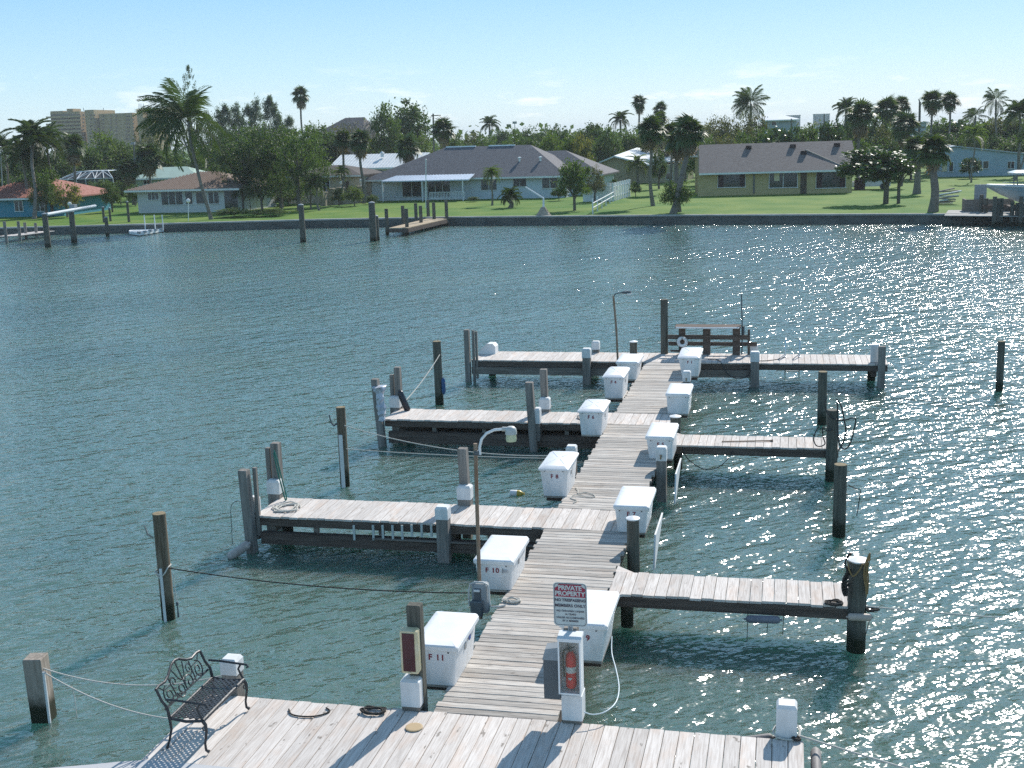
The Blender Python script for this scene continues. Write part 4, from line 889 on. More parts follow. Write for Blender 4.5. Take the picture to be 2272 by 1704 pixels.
# ---- dark post with cream light box, white foot post
dp = thing('light_post', 'dark square post with white foot block at the head of the walkway', 'post', (-4.42, 13.08, DZ))
square_post(dp, -4.38, 13.17, -1.2, 2.33, .175, .13, m='pile', name='shaft')
part('sleeve', MB().loft([rrect(-4.55,-4.305,12.96,13.20,1.06,.012),rrect(-4.55,-4.305,12.96,13.20,1.385,.012),rrect(-4.52,-4.335,13.0,13.18,1.41,.012)]), M['whitepost'], dp)
part('collar', MB().box(-4.54,-4.315,12.97,13.19,DZ+.002,1.058), M['oldbeam'], dp)
lb = thing('light_box', 'cream framed light box with dark red panel hung on the dark post', 'light', (-4.42, 13.0, 1.5))
x0, x1, z0, z1 = -4.53, -4.305, 1.49, 2.06
part('housing', MB().loft([rrxz(x0,x1,z0,z1,13.09,.03), rrxz(x0,x1,z0,z1,12.99,.03), rrxz(x0+.012,x1-.012,z0+.012,z1-.012,12.97,.025)]), M['cream'], lb, True)
part('panel', MB().box(x0+.035,x1-.035,12.962,12.9695,z0+.04,z1-.035), M['darkred'], lb)
part('catch', MB().box(-4.435,-4.40,12.957,12.9695,z0+.012,z0+.03), M['cream'], lb)

# ---- odd things
solo('round_lid', MB().lathe([(.105,DZ+.006),(.105,DZ+.018),(.09,DZ+.022),(.004,DZ+.022)], (-4.26,12.56,0), 24), M['tan'], 'round tan lid lying on the near deck', 'lid')
bo = thing('floating_bottle', 'white and yellow plastic bottle floating beside a finger pier', 'bottle', tuple(gz(1150,1098,WZ)))
c = gz(1150,1098,WZ)
part('body', MB().lathe([(.02,-.13),(.07,-.125),(.075,-.10),(.075,.02),(.07,.03)], (c.x-.05,c.y,WZ+.03), 14, 'x'), M['white'], bo, True)
part('shoulder', MB().lathe([(.075,.03),(.075,.08),(.05,.13),(.025,.15),(.025,.19)], (c.x-.05,c.y,WZ+.03), 14, 'x'), mat('yellow_plastic',(0.5,0.36,0.06),.4,.5), bo, True)

# =================================================================== FAR SHORE: VEGETATION KIT
def np_mesh(name, V, Fq, m):
    me = bpy.data.meshes.new(name); nv, nf = len(V), len(Fq)
    me.vertices.add(nv); me.vertices.foreach_set('co', np.asarray(V, np.float32).ravel())
    k = Fq.shape[1]; me.loops.add(nf*k); me.loops.foreach_set('vertex_index', np.asarray(Fq, np.int32).ravel())
    me.polygons.add(nf); me.polygons.foreach_set('loop_start', np.arange(0, nf*k, k, dtype=np.int32))
    me.polygons.foreach_set('loop_total', np.full(nf, k, np.int32))
    me.materials.append(m); me.update(calc_edges=True); return me
def leaves(P, size, aspect=0.6, up=0.25, rg=rng, droop=0.0):
    """one bent quad per point P; random orientation"""
    n = len(P); d = rg.normal(size=(n,3)); d[:,2] = d[:,2]*.7 - droop; d /= np.linalg.norm(d,axis=1)[:,None]
    h = rg.normal(size=(n,3)); h[:,2] += up*3; s = np.cross(d,h); s /= np.linalg.norm(s,axis=1)[:,None]+1e-9
    L = size*rg.uniform(.6,1.3,n)[:,None]; d = d*L*.5; s = s*L*.5*aspect
    V = np.stack([P-d, P+s, P+d, P-s], 1).reshape(-1,3)
    return V, np.arange(4*n).reshape(n,4)
def crown_mesh(name, m, clumps=60, per=60, size=.10, seed=1, shape='round', aspect=.6, fill=.5, cr=.22, droop=0, pw=1.0):
    rg = np.random.default_rng(seed); pts = []
    for i in range(clumps):
        if shape == 'round':
            while True:
                u = rg.normal(size=3); u /= np.linalg.norm(u)
                if u[2] > -.55: break
            c = u*rg.uniform(fill,1.0); c[2] *= 1 if c[2] > 0 else .7
            r = cr*rg.uniform(.6,1.3)
        elif shape == 'cone':
            h = rg.random()**1.15; a = rg.uniform(0,6.283); rad = (1-h)**pw*rg.uniform(.2,1.0)+.04
            c = np.array([rad*math.cos(a), rad*math.sin(a), h*2-1]); r = cr*(1.05-h*.6)
        elif shape == 'column':
            h = rg.random(); a = rg.uniform(0,6.283); rad = rg.uniform(.1,1.0)*math.sqrt(max(.05,1-(h*1.7-.7)**2 if h > .41 else 1))
            c = np.array([rad*math.cos(a), rad*math.sin(a), h*2-1]); r = cr*rg.uniform(.6,1.2)
        p = c + rg.normal(size=(per,3))*r*np.array([1,1,.75])*.6
        pts.append(p)
    P = np.concatenate(pts); V, Fq = leaves(P, size, aspect, rg=rg, droop=droop)
    return np_mesh(name, V, Fq, m)
CR = {}
for i in range(4):
    CR['dark%d'%i] = crown_mesh('crown', M['leaf_dark'], 75, 62, .105, 10+i, fill=.45)
    CR['open%d'%i] = crown_mesh('crown', M['leaf_mid'], 64, 40, .085, 90+i, fill=.6, cr=.19)
    CR['opendark%d'%i] = crown_mesh('crown', M['leaf_dark'], 64, 40, .085, 95+i, fill=.6, cr=.19)
    CR['mid%d'%i] = crown_mesh('crown', M['leaf_mid'], 75, 62, .105, 20+i, fill=.45)
    CR['light%d'%i] = crown_mesh('crown', M['leaf_light'], 65, 60, .11, 30+i, fill=.45)
    CR['olive%d'%i] = crown_mesh('crown', M['leaf_olive'], 65, 52, .09, 40+i, fill=.5)
    CR['gloss%d'%i] = crown_mesh('crown', M['leaf_gloss'], 60, 34, .15, 50+i, fill=.5, aspect=.9)
    CR['yellow%d'%i] = crown_mesh('crown', M['leaf_yellow'], 50, 45, .12, 60+i, fill=.4)
    CR['pine%d'%i] = crown_mesh('crown', M['leaf_blue'], 70, 55, .16, 70+i, shape='cone', aspect=.16, cr=.26, droop=-.6, pw=.6)
    CR['norfolk%d'%i] = crown_mesh('crown', M['leaf_blue'], 110, 20, .085, 80+i, shape='cone', aspect=.3, cr=.14, droop=0, pw=.5)
def grow_trunk(h, r, limbs, spread, seed, crown_r, crown_z):
    rd = random.Random(seed); b = MB(); top = h*.42
    b.tube(smoothpath([(0,0,-.2),(rd.uniform(-.1,.1)*h*.1,0,top*.5),(rd.uniform(-.2,.2)*h*.1,rd.uniform(-.1,.1)*h*.1,top),(rd.uniform(-.1,.1)*h*.2,0,h*.72)],2), [r*1.35,r*1.1,r,r*.9,r*.8,r*.55,r*.3][:7], 8)
    for i in range(limbs):
        a = i*6.283/limbs+rd.uniform(-.4,.4); z0 = top*rd.uniform(.55,1.1); e = spread*rd.uniform(.55,.95)
        p = [(0,0,z0),(e*.35*math.cos(a),e*.35*math.sin(a),z0+(crown_z-z0)*.45),(e*math.cos(a),e*math.sin(a),crown_z+rd.uniform(-.1,.35)*crown_r)]
        b.tube(smoothpath(p,2), [r*.55,r*.45,r*.36,r*.25,r*.14], 6)
        for k in range(2):
            a2 = a+rd.uniform(-.9,.9); m0 = Vector(p[1]); b.tube([m0, m0+Vector((e*.5*math.cos(a2),e*.5*math.sin(a2),(crown_z-z0)*.5))], [r*.25,r*.08], 5)
    return b
TRUNKS = [mesh_of('trunk', grow_trunk(1, .035, 6, .33, 5+i, .35, .62), M['bark'], True) for i in range(4)]
tcount = [0]
def tree(name, label, kind, x, ytop, Y, wpx, base=None, hc=None, group='broadleaf trees on the far shore', z0=GZ, crown_frac=.62, cat='tree', lobes=()):
    """x, ytop, wpx in photo pixels; Y the distance from what it stands beside"""
    tcount[0] += 1; i = tcount[0]
    top = gy(x, ytop, Y); X = top.x if base is None else base.x
    H = top.z - z0; Rr = wpx/2*Y/F_PX
    t = thing(name, label, cat, (X, Y, z0), group, rz=0)
    rd = random.Random(i*17)
    put('trunk', TRUNKS[i%4], t, (0,0,0), (0,0,rd.uniform(0,6.28)), (H*max(.6,min(1.4,Rr/H*2.2)), H*max(.6,min(1.4,Rr/H*2.2)), H))
    ch = H*crown_frac/2
    put('crown', CR[kind+str(i%4)], t, (top.x-X, 0, H-ch*.97), (rd.uniform(-.1,.1), rd.uniform(-.1,.1), rd.uniform(0,6.28)), (Rr, Rr*.9, ch))
    for (dx, dy, dz, rr, hh) in lobes: put('crown', CR[kind+str((i+int(abs(dx)*10))%4)], t, (top.x-X+dx*Rr, dy*Rr, H*dz), (0,0,rd.uniform(0,6.28)), (Rr*rr, Rr*rr, H*hh))
    return t
def bush(name, label, kind, x, ybot, ytop, Y, wpx, group='shrubs on the far lawns', cat='shrub'):
    tcount[0] += 1; i = tcount[0]; c = gy(x, ybot, Y); top = gy(x, ytop, Y); H = top.z - GZ; Rr = wpx/2*Y/F_PX
    t = thing(name, label, cat, (c.x, Y, GZ), group)
    put('stem', TRUNKS[i%4], t, (0,0,0), (0,0,i), (H*.8, H*.8, H*.8))
    put('foliage', CR[kind+str(i%4)], t, (0,0,H*.52), (0,0,i*1.3), (Rr, Rr, H*.52))
    return t
# palms -------------------------------------------------------------
def feather(name, m, pairs=30, arch=.35, tip=.55, wid=.26, hang_=.35, seed=0, lw=.011):
    """unit frond along +X, rachis rising then drooping, leaflets each side"""
    rg = np.random.default_rng(seed); V = []; Fc = []
    ts = np.linspace(0,1,11); ra = np.stack([ts, 0*ts, arch*ts*1.6 - (arch*1.6+tip)*ts**2.3], 1); ra[:,0] -= .12*ts**3
    def at(t): return np.array([np.interp(t,ts,ra[:,k]) for k in range(3)])
    for k in range(10):
        a, b_ = ra[k], ra[k+1]; w0, w1 = .012*(1-ts[k]*.7), .012*(1-ts[k+1]*.7); o = len(V)
        V += [a+[0,w0,0], a-[0,w0,0], b_-[0,w1,0], b_+[0,w1,0]]; Fc.append((o,o+1,o+2,o+3))
    for k in range(pairs):
        t = .12+.88*(k+.5)/pairs; p = at(t); L = wid*(math.sin(math.pi*min(1,(t*.85+.12)))**.7)
        for s in (-1,1):
            f = .55+.35*t+rg.uniform(-.08,.08); l = L*rg.uniform(.8,1.15); dr = hang_*rg.uniform(.6,1.4)
            q = p+np.array([l*f*.8, s*l*(1-.25*t), -l*dr]); mid = p+np.array([l*f*.4, s*l*.55, -l*dr*.25]); wv = np.array([lw,0,lw*.55]); o = len(V)
            V += [p-wv, p+wv, mid+wv*1.3, mid-wv*1.3]; Fc.append((o,o+1,o+2,o+3)); V += [q, q+wv*.2]; Fc.append((o+3,o+2,o+5,o+4))
    return np_mesh(name, np.array(V), np.array(Fc), m)
def fan(name, m, blades=17, pet=.48, seed=0, droop=.22):
    rg = np.random.default_rng(seed); V = []; Fc = []
    V += [np.array(p) for p in ((0,.012,0),(0,-.012,0),(pet,-.01,.06),(pet,.01,.06))]; Fc.append((0,1,2,3))
    c = np.array([pet,0,.06])
    for k in range(blades):
        a = -2.0+4.0*k/(blades-1); L = (1-pet)*(1-.12*abs(a))*rg.uniform(.85,1.1)+.08
        d = np.array([math.cos(a), math.sin(a), 0]); n = np.array([-d[1], d[0], 0]); w_ = L*.10
        m1 = c+d*L*.55+[0,0,.03]; e_ = c+d*L+[0,0,-droop*L*rg.uniform(.6,1.6)]
        o = len(V); V += [c-n*.01, c+n*.01, m1+n*w_, m1-n*w_]; Fc.append((o,o+1,o+2,o+3)); V += [e_+n*.006, e_-n*.006]; Fc.append((o+3,o+2,o+4,o+5))
    return np_mesh(name, np.array(V), np.array(Fc), m)
FE = [feather('frond', M['palm'], 34, .18+.08*i, .30+.14*i, .27, .55, i) for i in range(3)]
FB = [feather('frond', M['palm'], 30, .10+.05*i, .14+.13*i, .27, .75, 20+i, .0065) for i in range(3)]
FL = [feather('frond', M['palm_light'], 26, .45+.1*i, .55+.1*i, .25, .35, 7+i) for i in range(2)]
FA = [fan('frond', M['palm'], 17, .45, i, .2+.12*i) for i in range(3)]
FD = [fan('dead_frond', M['palm_dead'], 11, .4, 9+i, .7) for i in range(2)]
def palm(name, label, kind, crown, Y, rpx, base=None, n=26, trunk_r=.16, wind=0.0, group='palms on the far shore', z0=GZ, path=None, skirt=0, bulge=1.0, blown=None):
    """crown: pixel of the growing point; rpx: frond length in pixels"""
    tcount[0] += 1; rd = random.Random(tcount[0]*31)
    C_ = gy(*crown, Y); L = rpx*Y/F_PX
    B = Vector((C_.x+rd.uniform(-.4,.4), Y, z0)) if base is None else base
    t = thing(name, label, 'palm', B, group)
    if path: pts = [Vector(p)-B for p in path]
    else: pts = [Vector((0,0,-.1)), (C_-B)*.35+Vector((rd.uniform(-.25,.25),0,0)), (C_-B)*.7+Vector((rd.uniform(-.2,.2),0,0)), C_-B]
    pts = smoothpath(pts, 4); k = len(pts)
    put('trunk', mesh_of('trunk', MB().tube(pts, [trunk_r*(1.35-.35*min(1,i/3)-.25*i/k)*bulge*(1+.03*(i%2)) for i in range(k)], 8), M['palmbark'], True), t)
    cc = C_-B
    ms = {'feather':FE,'light':FL,'fan':FA}[kind]
    if blown:
        for k, th in enumerate(blown):
            ph = rd.uniform(-.6,.6); d = Vector((math.cos(R(th))*math.cos(ph), math.sin(ph), math.sin(R(th))*math.cos(ph)))
            put('frond', rd.choice(FB), t, cc, (rd.uniform(-.5,.5), -math.asin(max(-1,min(1,d.z))), math.atan2(d.y,d.x)), L*rd.uniform(.82,1.08))
        n = 0
    for i in range(n):
        a = i*2.399963+rd.uniform(-.25,.25); u = (i+.5)/n
        el = (R(84)-u*R(118 if kind != 'fan' else 128))+rd.uniform(-.2,.2)
        s_ = L*rd.uniform(.78,1.12)*(1 if kind != 'fan' else rd.uniform(.9,1.05))
        if wind:                       # sea breeze from the right folds the crown to the left
            dx = math.cos(a)
            if dx > 0: el = el + (R(88)-el)*.38*dx; a = a + .5*math.sin(a)*dx
            else: el -= .10*dx*dx
        put('frond', rd.choice(ms), t, cc, (rd.uniform(-.25,.25), -el, a), s_)
    for i in range(skirt):
        put('dead_frond', rd.choice(FD), t, cc-Vector((0,0,L*.12+.05*i%3)), (0, R(62)+rd.uniform(-.15,.25), i*2.4+rd.uniform(-.2,.2)), L*.85)
    return t
def zA(a,b_): return (a/3.687, 120+b_/3.687)
def zB(a,b_): return (560+a/3.687, 120+b_/3.687)
def zC(a,b_): return (1120+a/3.687, 120+b_/3.687)
def zD(a,b_): return (1672+a/3.687, 120+b_/3.687)

# =================================================================== HOUSES
def hm(name, c, c2=None, **k): return mat(name, c, k.pop('rough',.85), .2, c2=c2 or tuple(min(1,a*1.12) for a in c), scale=k.pop('scale',.9), detail=6, **k)
M['stucco_blue'] = hm('turquoise_stucco', (0.06,0.25,0.33)); M['stucco_cream'] = hm('cream_stucco', (0.55,0.56,0.54)); M['stucco_pale'] = hm('pale_blue_white_stucco', (0.50,0.56,0.60))
M['stucco_yellow'] = hm('tan_yellow_stucco', (0.45,0.36,0.18)); M['stucco_sky'] = hm('sky_blue_siding', (0.33,0.43,0.49)); M['stucco_beige'] = hm('beige_stucco', (0.50,0.42,0.31)); M['stucco_white'] = hm('white_stucco', (0.66,0.66,0.64))
M['stucco_green'] = hm('pale_green_stucco', (0.40,0.46,0.36)); M['stucco_tan'] = hm('tan_gable_stucco', (0.42,0.37,0.24))
M['shingle_grey'] = hm('grey_shingles', (0.105,0.105,0.115), (0.16,0.158,0.168), stretch=(1,1,4), scale=2.5, bump=.5, bscale=9)
M['shingle_brown'] = hm('brown_grey_shingles', (0.135,0.118,0.112), (0.20,0.175,0.165), stretch=(1,1,4), scale=2.5, bump=.5, bscale=9)
M['tile_pink'] = hm('pink_clay_tiles', (0.40,0.195,0.155), (0.29,0.115,0.085), scale=3); M['tile_tan'] = hm('faded_tan_tiles', (0.30,0.225,0.185), (0.23,0.165,0.13), scale=3)
M['metalroof'] = hm('white_metal_roof', (0.60,0.62,0.62), rough=.45); M['roof_green'] = hm('pale_green_roof', (0.32,0.42,0.36)); M['roof_dark'] = hm('dark_roof', (0.075,0.065,0.06)); M['roof_white'] = hm('white_flat_roof', (0.74,0.76,0.76))
M['trim'] = hm('white_trim', (0.70,0.71,0.70)); M['shutter'] = hm('dark_brown_shutters', (0.045,0.03,0.03)); M['door'] = hm('dark_door', (0.09,0.07,0.05)); M['awning'] = hm('pale_blue_awning', (0.50,0.57,0.66), rough=.5)
class House:
    def __init__(s, name, label, pL, pR, depth, wallm, zg=GZ, group='houses on the far shore', cat='house'):
        L_, R_ = gz(*pL, zg), gz(*pR, zg); s.o = L_; d = R_-L_; s.len = d.length; s.ex = d.normalized(); s.ey = Vector((-s.ex.y, s.ex.x, 0)); s.dep = depth; s.zg = zg; s.wm = wallm
        s.root = thing(name, label, cat, tuple((L_+R_)/2+s.ey*depth/2), group)
    def P(s, u, v, z): return s.o + s.ex*u + s.ey*v + Vector((0,0,z-s.zg))
    def hit(s, x, y, v=0.0):            # photo pixel -> (u, z) in the wall plane v metres behind the front
        d = ray(x,y); o = s.o+s.ey*v; k = (o-CAM).dot(s.ey)/d.dot(s.ey); p = CAM+d*k; return ((p-s.o).dot(s.ex), p.z)
    def box(s, name, u0,u1,v0,v1,z0,z1, m, parent=None):
        b = MB().loft([[s.P(u0,v0,z0),s.P(u1,v0,z0),s.P(u1,v1,z0),s.P(u0,v1,z0)],[s.P(u0,v0,z1),s.P(u1,v0,z1),s.P(u1,v1,z1),s.P(u0,v1,z1)]])
        return part(name, b, m, parent or s.root)
    def walls(s, ze, u0=0, u1=None, v0=0, v1=None, m=None):
        u1 = s.len if u1 is None else u1; v1 = s.dep if v1 is None else v1
        return s.box('wall', u0,u1,v0,v1,s.zg-.3,ze, m or s.wm)
    def hip(s, ze, zr, u0, u1, v0, v1, ra, rb, m, rv=None, th=.16, name='roof'):
        rv = (v0+v1)/2 if rv is None else rv
        A,B,Cc,D = s.P(u0,v0,ze),s.P(u1,v0,ze),s.P(u1,v1,ze),s.P(u0,v1,ze); E_,G_ = s.P(ra,rv,zr),s.P(rb,rv,zr)
        polys = [[A,B,G_,E_],[Cc,D,E_,G_]]
        polys += [[B,Cc,G_]] if abs(rb-u1) > .02 else []; polys += [[D,A,E_]] if abs(ra-u0) > .02 else []
        r_ = part(name, MB().slab(polys, th), m, s.root)
        part('fascia', MB().loft([[s.P(u0,v0-.03,ze-.2),s.P(u1,v0-.03,ze-.2),s.P(u1,v0-.005,ze-.2),s.P(u0,v0-.005,ze-.2)],[s.P(u0,v0-.03,ze-.01),s.P(u1,v0-.03,ze-.01),s.P(u1,v0-.005,ze-.01),s.P(u0,v0-.005,ze-.01)]]), M['trim'], r_)
        return r_
    def gable_wall(s, ze, zr, u, v0, v1, m=None):
        part('gable', MB().loft([[s.P(u-.08,v0,ze),s.P(u-.08,v1,ze),s.P(u-.08,(v0+v1)/2,zr)],[s.P(u+.08,v0,ze),s.P(u+.08,v1,ze),s.P(u+.08,(v0+v1)/2,zr)]]), m or s.wm, s.root)
    def front_gable(s, u0, u1, ze, zr, v=0.0, m=None, th=.2):
        um = (u0+u1)/2
        part('gable', MB().loft([[s.P(u0,v,ze),s.P(u1,v,ze),s.P(um,v,zr)],[s.P(u0,v+th,ze),s.P(u1,v+th,ze),s.P(um,v+th,zr)]]), m or s.wm, s.root)
    def window(s, a, c, panes=1, frame=None, glass=None, rows=1, v=0.0, shutters=False, name='window'):
        (u0,z1), (u1,z0) = s.hit(*a, v), s.hit(*c, v); fm = frame or M['trim']; t = .055
        wd = s.box(name, u0,u1,v-.03,v+.02,z0,z1, glass or M['glass'])
        s.box('frame', u0-t,u0,v-.06,v+.01,z0-t,z1+t, fm, wd); s.box('frame', u1,u1+t,v-.06,v+.01,z0-t,z1+t, fm, wd)
        s.box('frame', u0,u1,v-.06,v+.01,z1,z1+t, fm, wd); s.box('sill', u0-t*2,u1+t*2,v-.10,v+.01,z0-t*1.2-.002,z0-.002, fm, wd)
        for i in range(1,panes): uu = u0+(u1-u0)*i/panes; s.box('mullion', uu-.03,uu+.03,v-.055,v-.025,z0,z1, fm, wd)
        for i in range(1,rows): zz = z0+(z1-z0)*i/rows; s.box('transom', u0,u1,v-.05,v-.026,zz-.025,zz+.025, fm, wd)
        return wd
    def block(s, name, a, c, v, th, m, parent=None):
        (u0,z1), (u1,z0) = s.hit(*a, v), s.hit(*c, v); return s.box(name, u0,u1,v,v+th,z0,z1, m, parent)

# ---- turquoise house with clay tile roof
h = House('tiled_house', 'turquoise house with pink and red clay tile roof behind palms', (-70,484), (143,479), 11, M['stucco_blue'])
ze = h.hit(60,439)[1]; zr = h.hit(30,395,5.5)[1]; h.walls(ze)
rf = h.hip(ze+.02, zr, -.6, h.len+.8, -.7, 11.7, 5, h.len-4.5, M['tile_pink'])
for i in range(44):                     # raised tile courses down the front slope
    u = -.3+(h.len+.8)*i/43; s0 = max(0,min(1,(u+.6)/5.6)); s1 = max(0,min(1,(h.len+.8-u)/5.3)); k = min(s0,s1,1)
    if k > .05: part('tile_course', MB().tube([h.P(u,-.7,ze+.05), h.P(u,-.7+6.2*k,ze+.05+(zr-ze)*k)], .06, 6), M['tile_pink'], rf)
h.window((32,446),(52,468), 2); h.window((78,446),(100,468), 2)
h.block('door', (110,446), (120,478), -.04, .06, M['door'])
# ---- cream house with strip windows
h = House('cream_house', 'cream house with tan tile roof and long strip of windows', (308,473), (530,469.5), 9, M['stucco_cream'])
ze = h.hit(400,420)[1]; zr = h.hit(430,382,4.5)[1]; h.walls(ze)
rf = h.hip(ze+.02, zr, -1.0, h.len+.7, -.9, 9.9, 5.2, h.len-4.5, M['tile_tan'])
for i in range(46):
    u = -.9+(h.len+1.5)*i/45; k = min(max(0,(u+1)/6.2), max(0,(h.len+.7-u)/5.2), 1)
    if k > .05: part('tile_course', MB().tube([h.P(u,-.9,ze+.05), h.P(u,-.9+5.4*k,ze+.05+(zr-ze)*k)], .055, 6), M['tile_tan'], rf)
for a, c, p in ((zA(1210,1135),zA(1300,1190),3),(zA(1318,1128),zA(1500,1230),3),(zA(1515,1125),zA(1580,1225),1),(zA(1602,1128),zA(1690,1222),1),(zA(1704,1128),zA(1795,1222),2)): h.window(a, c, p)
h.block('door', zA(1830,1115), zA(1950,1265), -.03, .05, M['glass'])
# ---- pale green house and screened pool cage behind
h = House('green_house', 'low pale green house behind the cream house', (300,447), (440,443), 8, M['stucco_green'])
ze = h.hit(380,394)[1]; zr = h.hit(390,370,4)[1]; h.walls(ze); h.hip(ze, zr, -.5, h.len+.5, -.5, 8.5, 2.8, h.len-2.5, M['roof_green']); h.window((318,398),(334,408),2)
pc = House('pool_cage', 'white framed screened pool cage behind the turquoise house', (136,452), (256,449), 8, None, cat='screen enclosure', group=None)
z1 = pc.hit(190,397)[1]; z2 = pc.hit(190,381,2)[1]
scr = mat('dark_screen_mesh', (0.06,0.07,0.075), .8, .2)
t_ = M['trim']
def bar(a, c, r=.05): part('frame_bar', MB().tube([pc.P(*a), pc.P(*c)], r, 6), t_, pc.root)
LL = pc.len
part('screen', MB().slab([[pc.P(0,0,z1),pc.P(LL,0,z1),pc.P(LL-1.6,2,z2),pc.P(1.6,2,z2)],[pc.P(1.6,2,z2),pc.P(LL-1.6,2,z2),pc.P(LL-1.6,7,z2),pc.P(1.6,7,z2)]], .02), scr, pc.root)
part('screen', MB().slab([[pc.P(0,.01,pc.zg),pc.P(LL,.01,pc.zg),pc.P(LL,.0,z1),pc.P(0,.0,z1)]], .02), scr, pc.root)
for i in range(7):
    u = LL*i/6; k = 1.6+(LL-3.2)*i/6; bar((u,-.05,pc.zg),(u,-.05,z1)); bar((u,-.05,z1+.03),(k,2,z2+.03)); bar((k,2,z2+.03),(k,7,z2+.03))
bar((0,-.05,z1),(LL,-.05,z1)); bar((1.6,2,z2+.04),(LL-1.6,2,z2+.04), .07); bar((1.6,7,z2+.04),(LL-1.6,7,z2+.04))
for i in range(0,6,2): bar((LL*i/6,-.05,z1),(1.6+(LL-3.2)*(i+1)/6,2,z2+.03)); bar((LL*(i+2)/6,-.05,z1),(1.6+(LL-3.2)*(i+1)/6,2,z2+.03))
# ---- white metal roofed house
h = House('metal_roof_house', 'house with white ribbed metal roof between trees, behind the grey roofed house', (742,428), (925,424), 10, M['stucco_white'])
ze = h.hit(830,372)[1]; zr = h.hit(850,341,5)[1]; h.walls(ze)
rf = h.hip(ze, zr, -.6, h.len+.6, -.8, 10.8, -.6, h.len+.6, M['metalroof'])
for i in range(30): u = -.5+(h.len+1)*i/29; part('seam', MB().tube([h.P(u,-.8,ze+.02),h.P(u,5,zr+.02)], .03, 5), M['metalroof'], rf)
p = h.hit(848,342,3); part('vent_cap', MB().lathe([(.25,p[1]-.4),(.25,p[1]+.1),(.4,p[1]+.12),(.05,p[1]+.4)], h.P(p[0],3,0), 10), M['trim'], rf)
# ---- beige house with dark roof
h = House('beige_house', 'beige stucco house with dark low roof half hidden by trees', (640,452), (800,449), 9, M['stucco_beige'])
ze = h.hit(740,389)[1]; zr = h.hit(760,366,4.5)[1]; h.walls(ze); h.hip(ze, zr, -.4, h.len+.4, -.5, 9.5, 4, h.len-3.5, M['roof_dark']); h.window((716,398),(732,425),2); h.block('door',(766,402),(776,446),-.04,.06,M['door'])
# ---- grey shingle house with awning porch
h = House('grey_roof_house', 'pale stucco house with wide grey hip roof and awning porch', (822,446), (1256,438.5), 12, M['stucco_pale'])
ze = h.hit(1080,393)[1]; zr = h.hit(1080,324,6)[1]; h.walls(ze)
ra, rb = h.hit(990,326,6)[0], h.hit(1177,323,6)[0]
rf = h.hip(ze, zr, -.7, h.len+.3, -.7, 12.7, ra, rb, M['shingle_grey'])
for a, c in ((990,1056),(1085,1143)):
    u0, u1 = h.hit(a,327,6)[0], h.hit(c,327,6)[0]; part('ridge_vent', MB().loft([[h.P(u0,5.8,zr-.05),h.P(u1,5.8,zr-.05),h.P(u1,6.2,zr-.05),h.P(u0,6.2,zr-.05)],[h.P(u0,5.9,zr+.09),h.P(u1,5.9,zr+.09),h.P(u1,6.1,zr+.09),h.P(u0,6.1,zr+.09)]]), M['trim'], rf)
# rear wing to the right
u2 = h.hit(1352,378,8)[0]; h.walls(ze-.1, h.len-.5, u2-.6, 5, 14); zw = h.hit(1240,334,9.5)[1]
h.hip(ze-.1, zw, h.len-6, u2, 4.4, 14.6, h.len-5.5, h.hit(1255,334,9.5)[0], M['shingle_grey'], name='wing_roof')
for x, y in ((1199,349),(1153,362)):
    u, _ = h.hit(x,y,2.5); kz = ze+(zr-ze)*(2.5+.7)/6.7; part('roof_vent', MB().lathe([(.12,kz-.1),(.12,kz+.3),(.22,kz+.32),(.22,kz+.42),(.02,kz+.5)], h.P(u,2.5,0), 10), M['trim'], rf)
h.window(zB(1225,1035),zB(1385,1165),2,v=0); h.window(zB(1435,1030),zB(1620,1165),3); h.window(zB(2135,1015),zB(2240,1080),2); h.window(zC(70,1012),zC(175,1082),2); h.window(zC(305,1010),zC(435,1095),2); h.window(zB(1870,1030),zB(2000,1110),2)
# awning
u0, u1 = h.hit(846,400,-2.6)[0], h.hit(1040,397,-2.6)[0]; za = h.hit(943,400,-2.6)[1]; zb = h.hit(943,388.5,-.05)[1]
aw = part('awning', MB().slab([[h.P(u0,-2.6,za),h.P(u1,-2.6,za),h.P(u1-.1,-.06,zb),h.P(u0+1.0,-.06,zb)]], .12), M['awning'], h.root)
n_ = 26
for i in range(n_): k = i/(n_-1); part('awning_rib', MB().tube([h.P(u0+(u1-u0)*k,-2.6,za+.02),h.P(u0+1+(u1-1.1-u0)*k,-.06,zb+.02)], .035, 5), M['awning'], aw)
for x in (849,937,1027): u, _ = h.hit(x,420,-2.5); part('porch_post', MB().box(-.06,.06,-.06,.06,0,1), None, None) if False else h.box('porch_post', u-.06,u+.06,-2.55,-2.43,GZ,za-.1, M['trim'])
ur0, ur1 = h.hit(953,430,-2.4)[0], h.hit(1030,430,-2.4)[0]
for z in (GZ+.25, GZ+.95): h.box('rail', ur0,ur1,-2.42,-2.36,z,z+.06,M['trim'])
for i in range(24): u = ur0+(ur1-ur0)*i/23; h.box('baluster', u-.035,u+.035,-2.35,-2.31,GZ+.1,GZ+1.0,M['trim'])
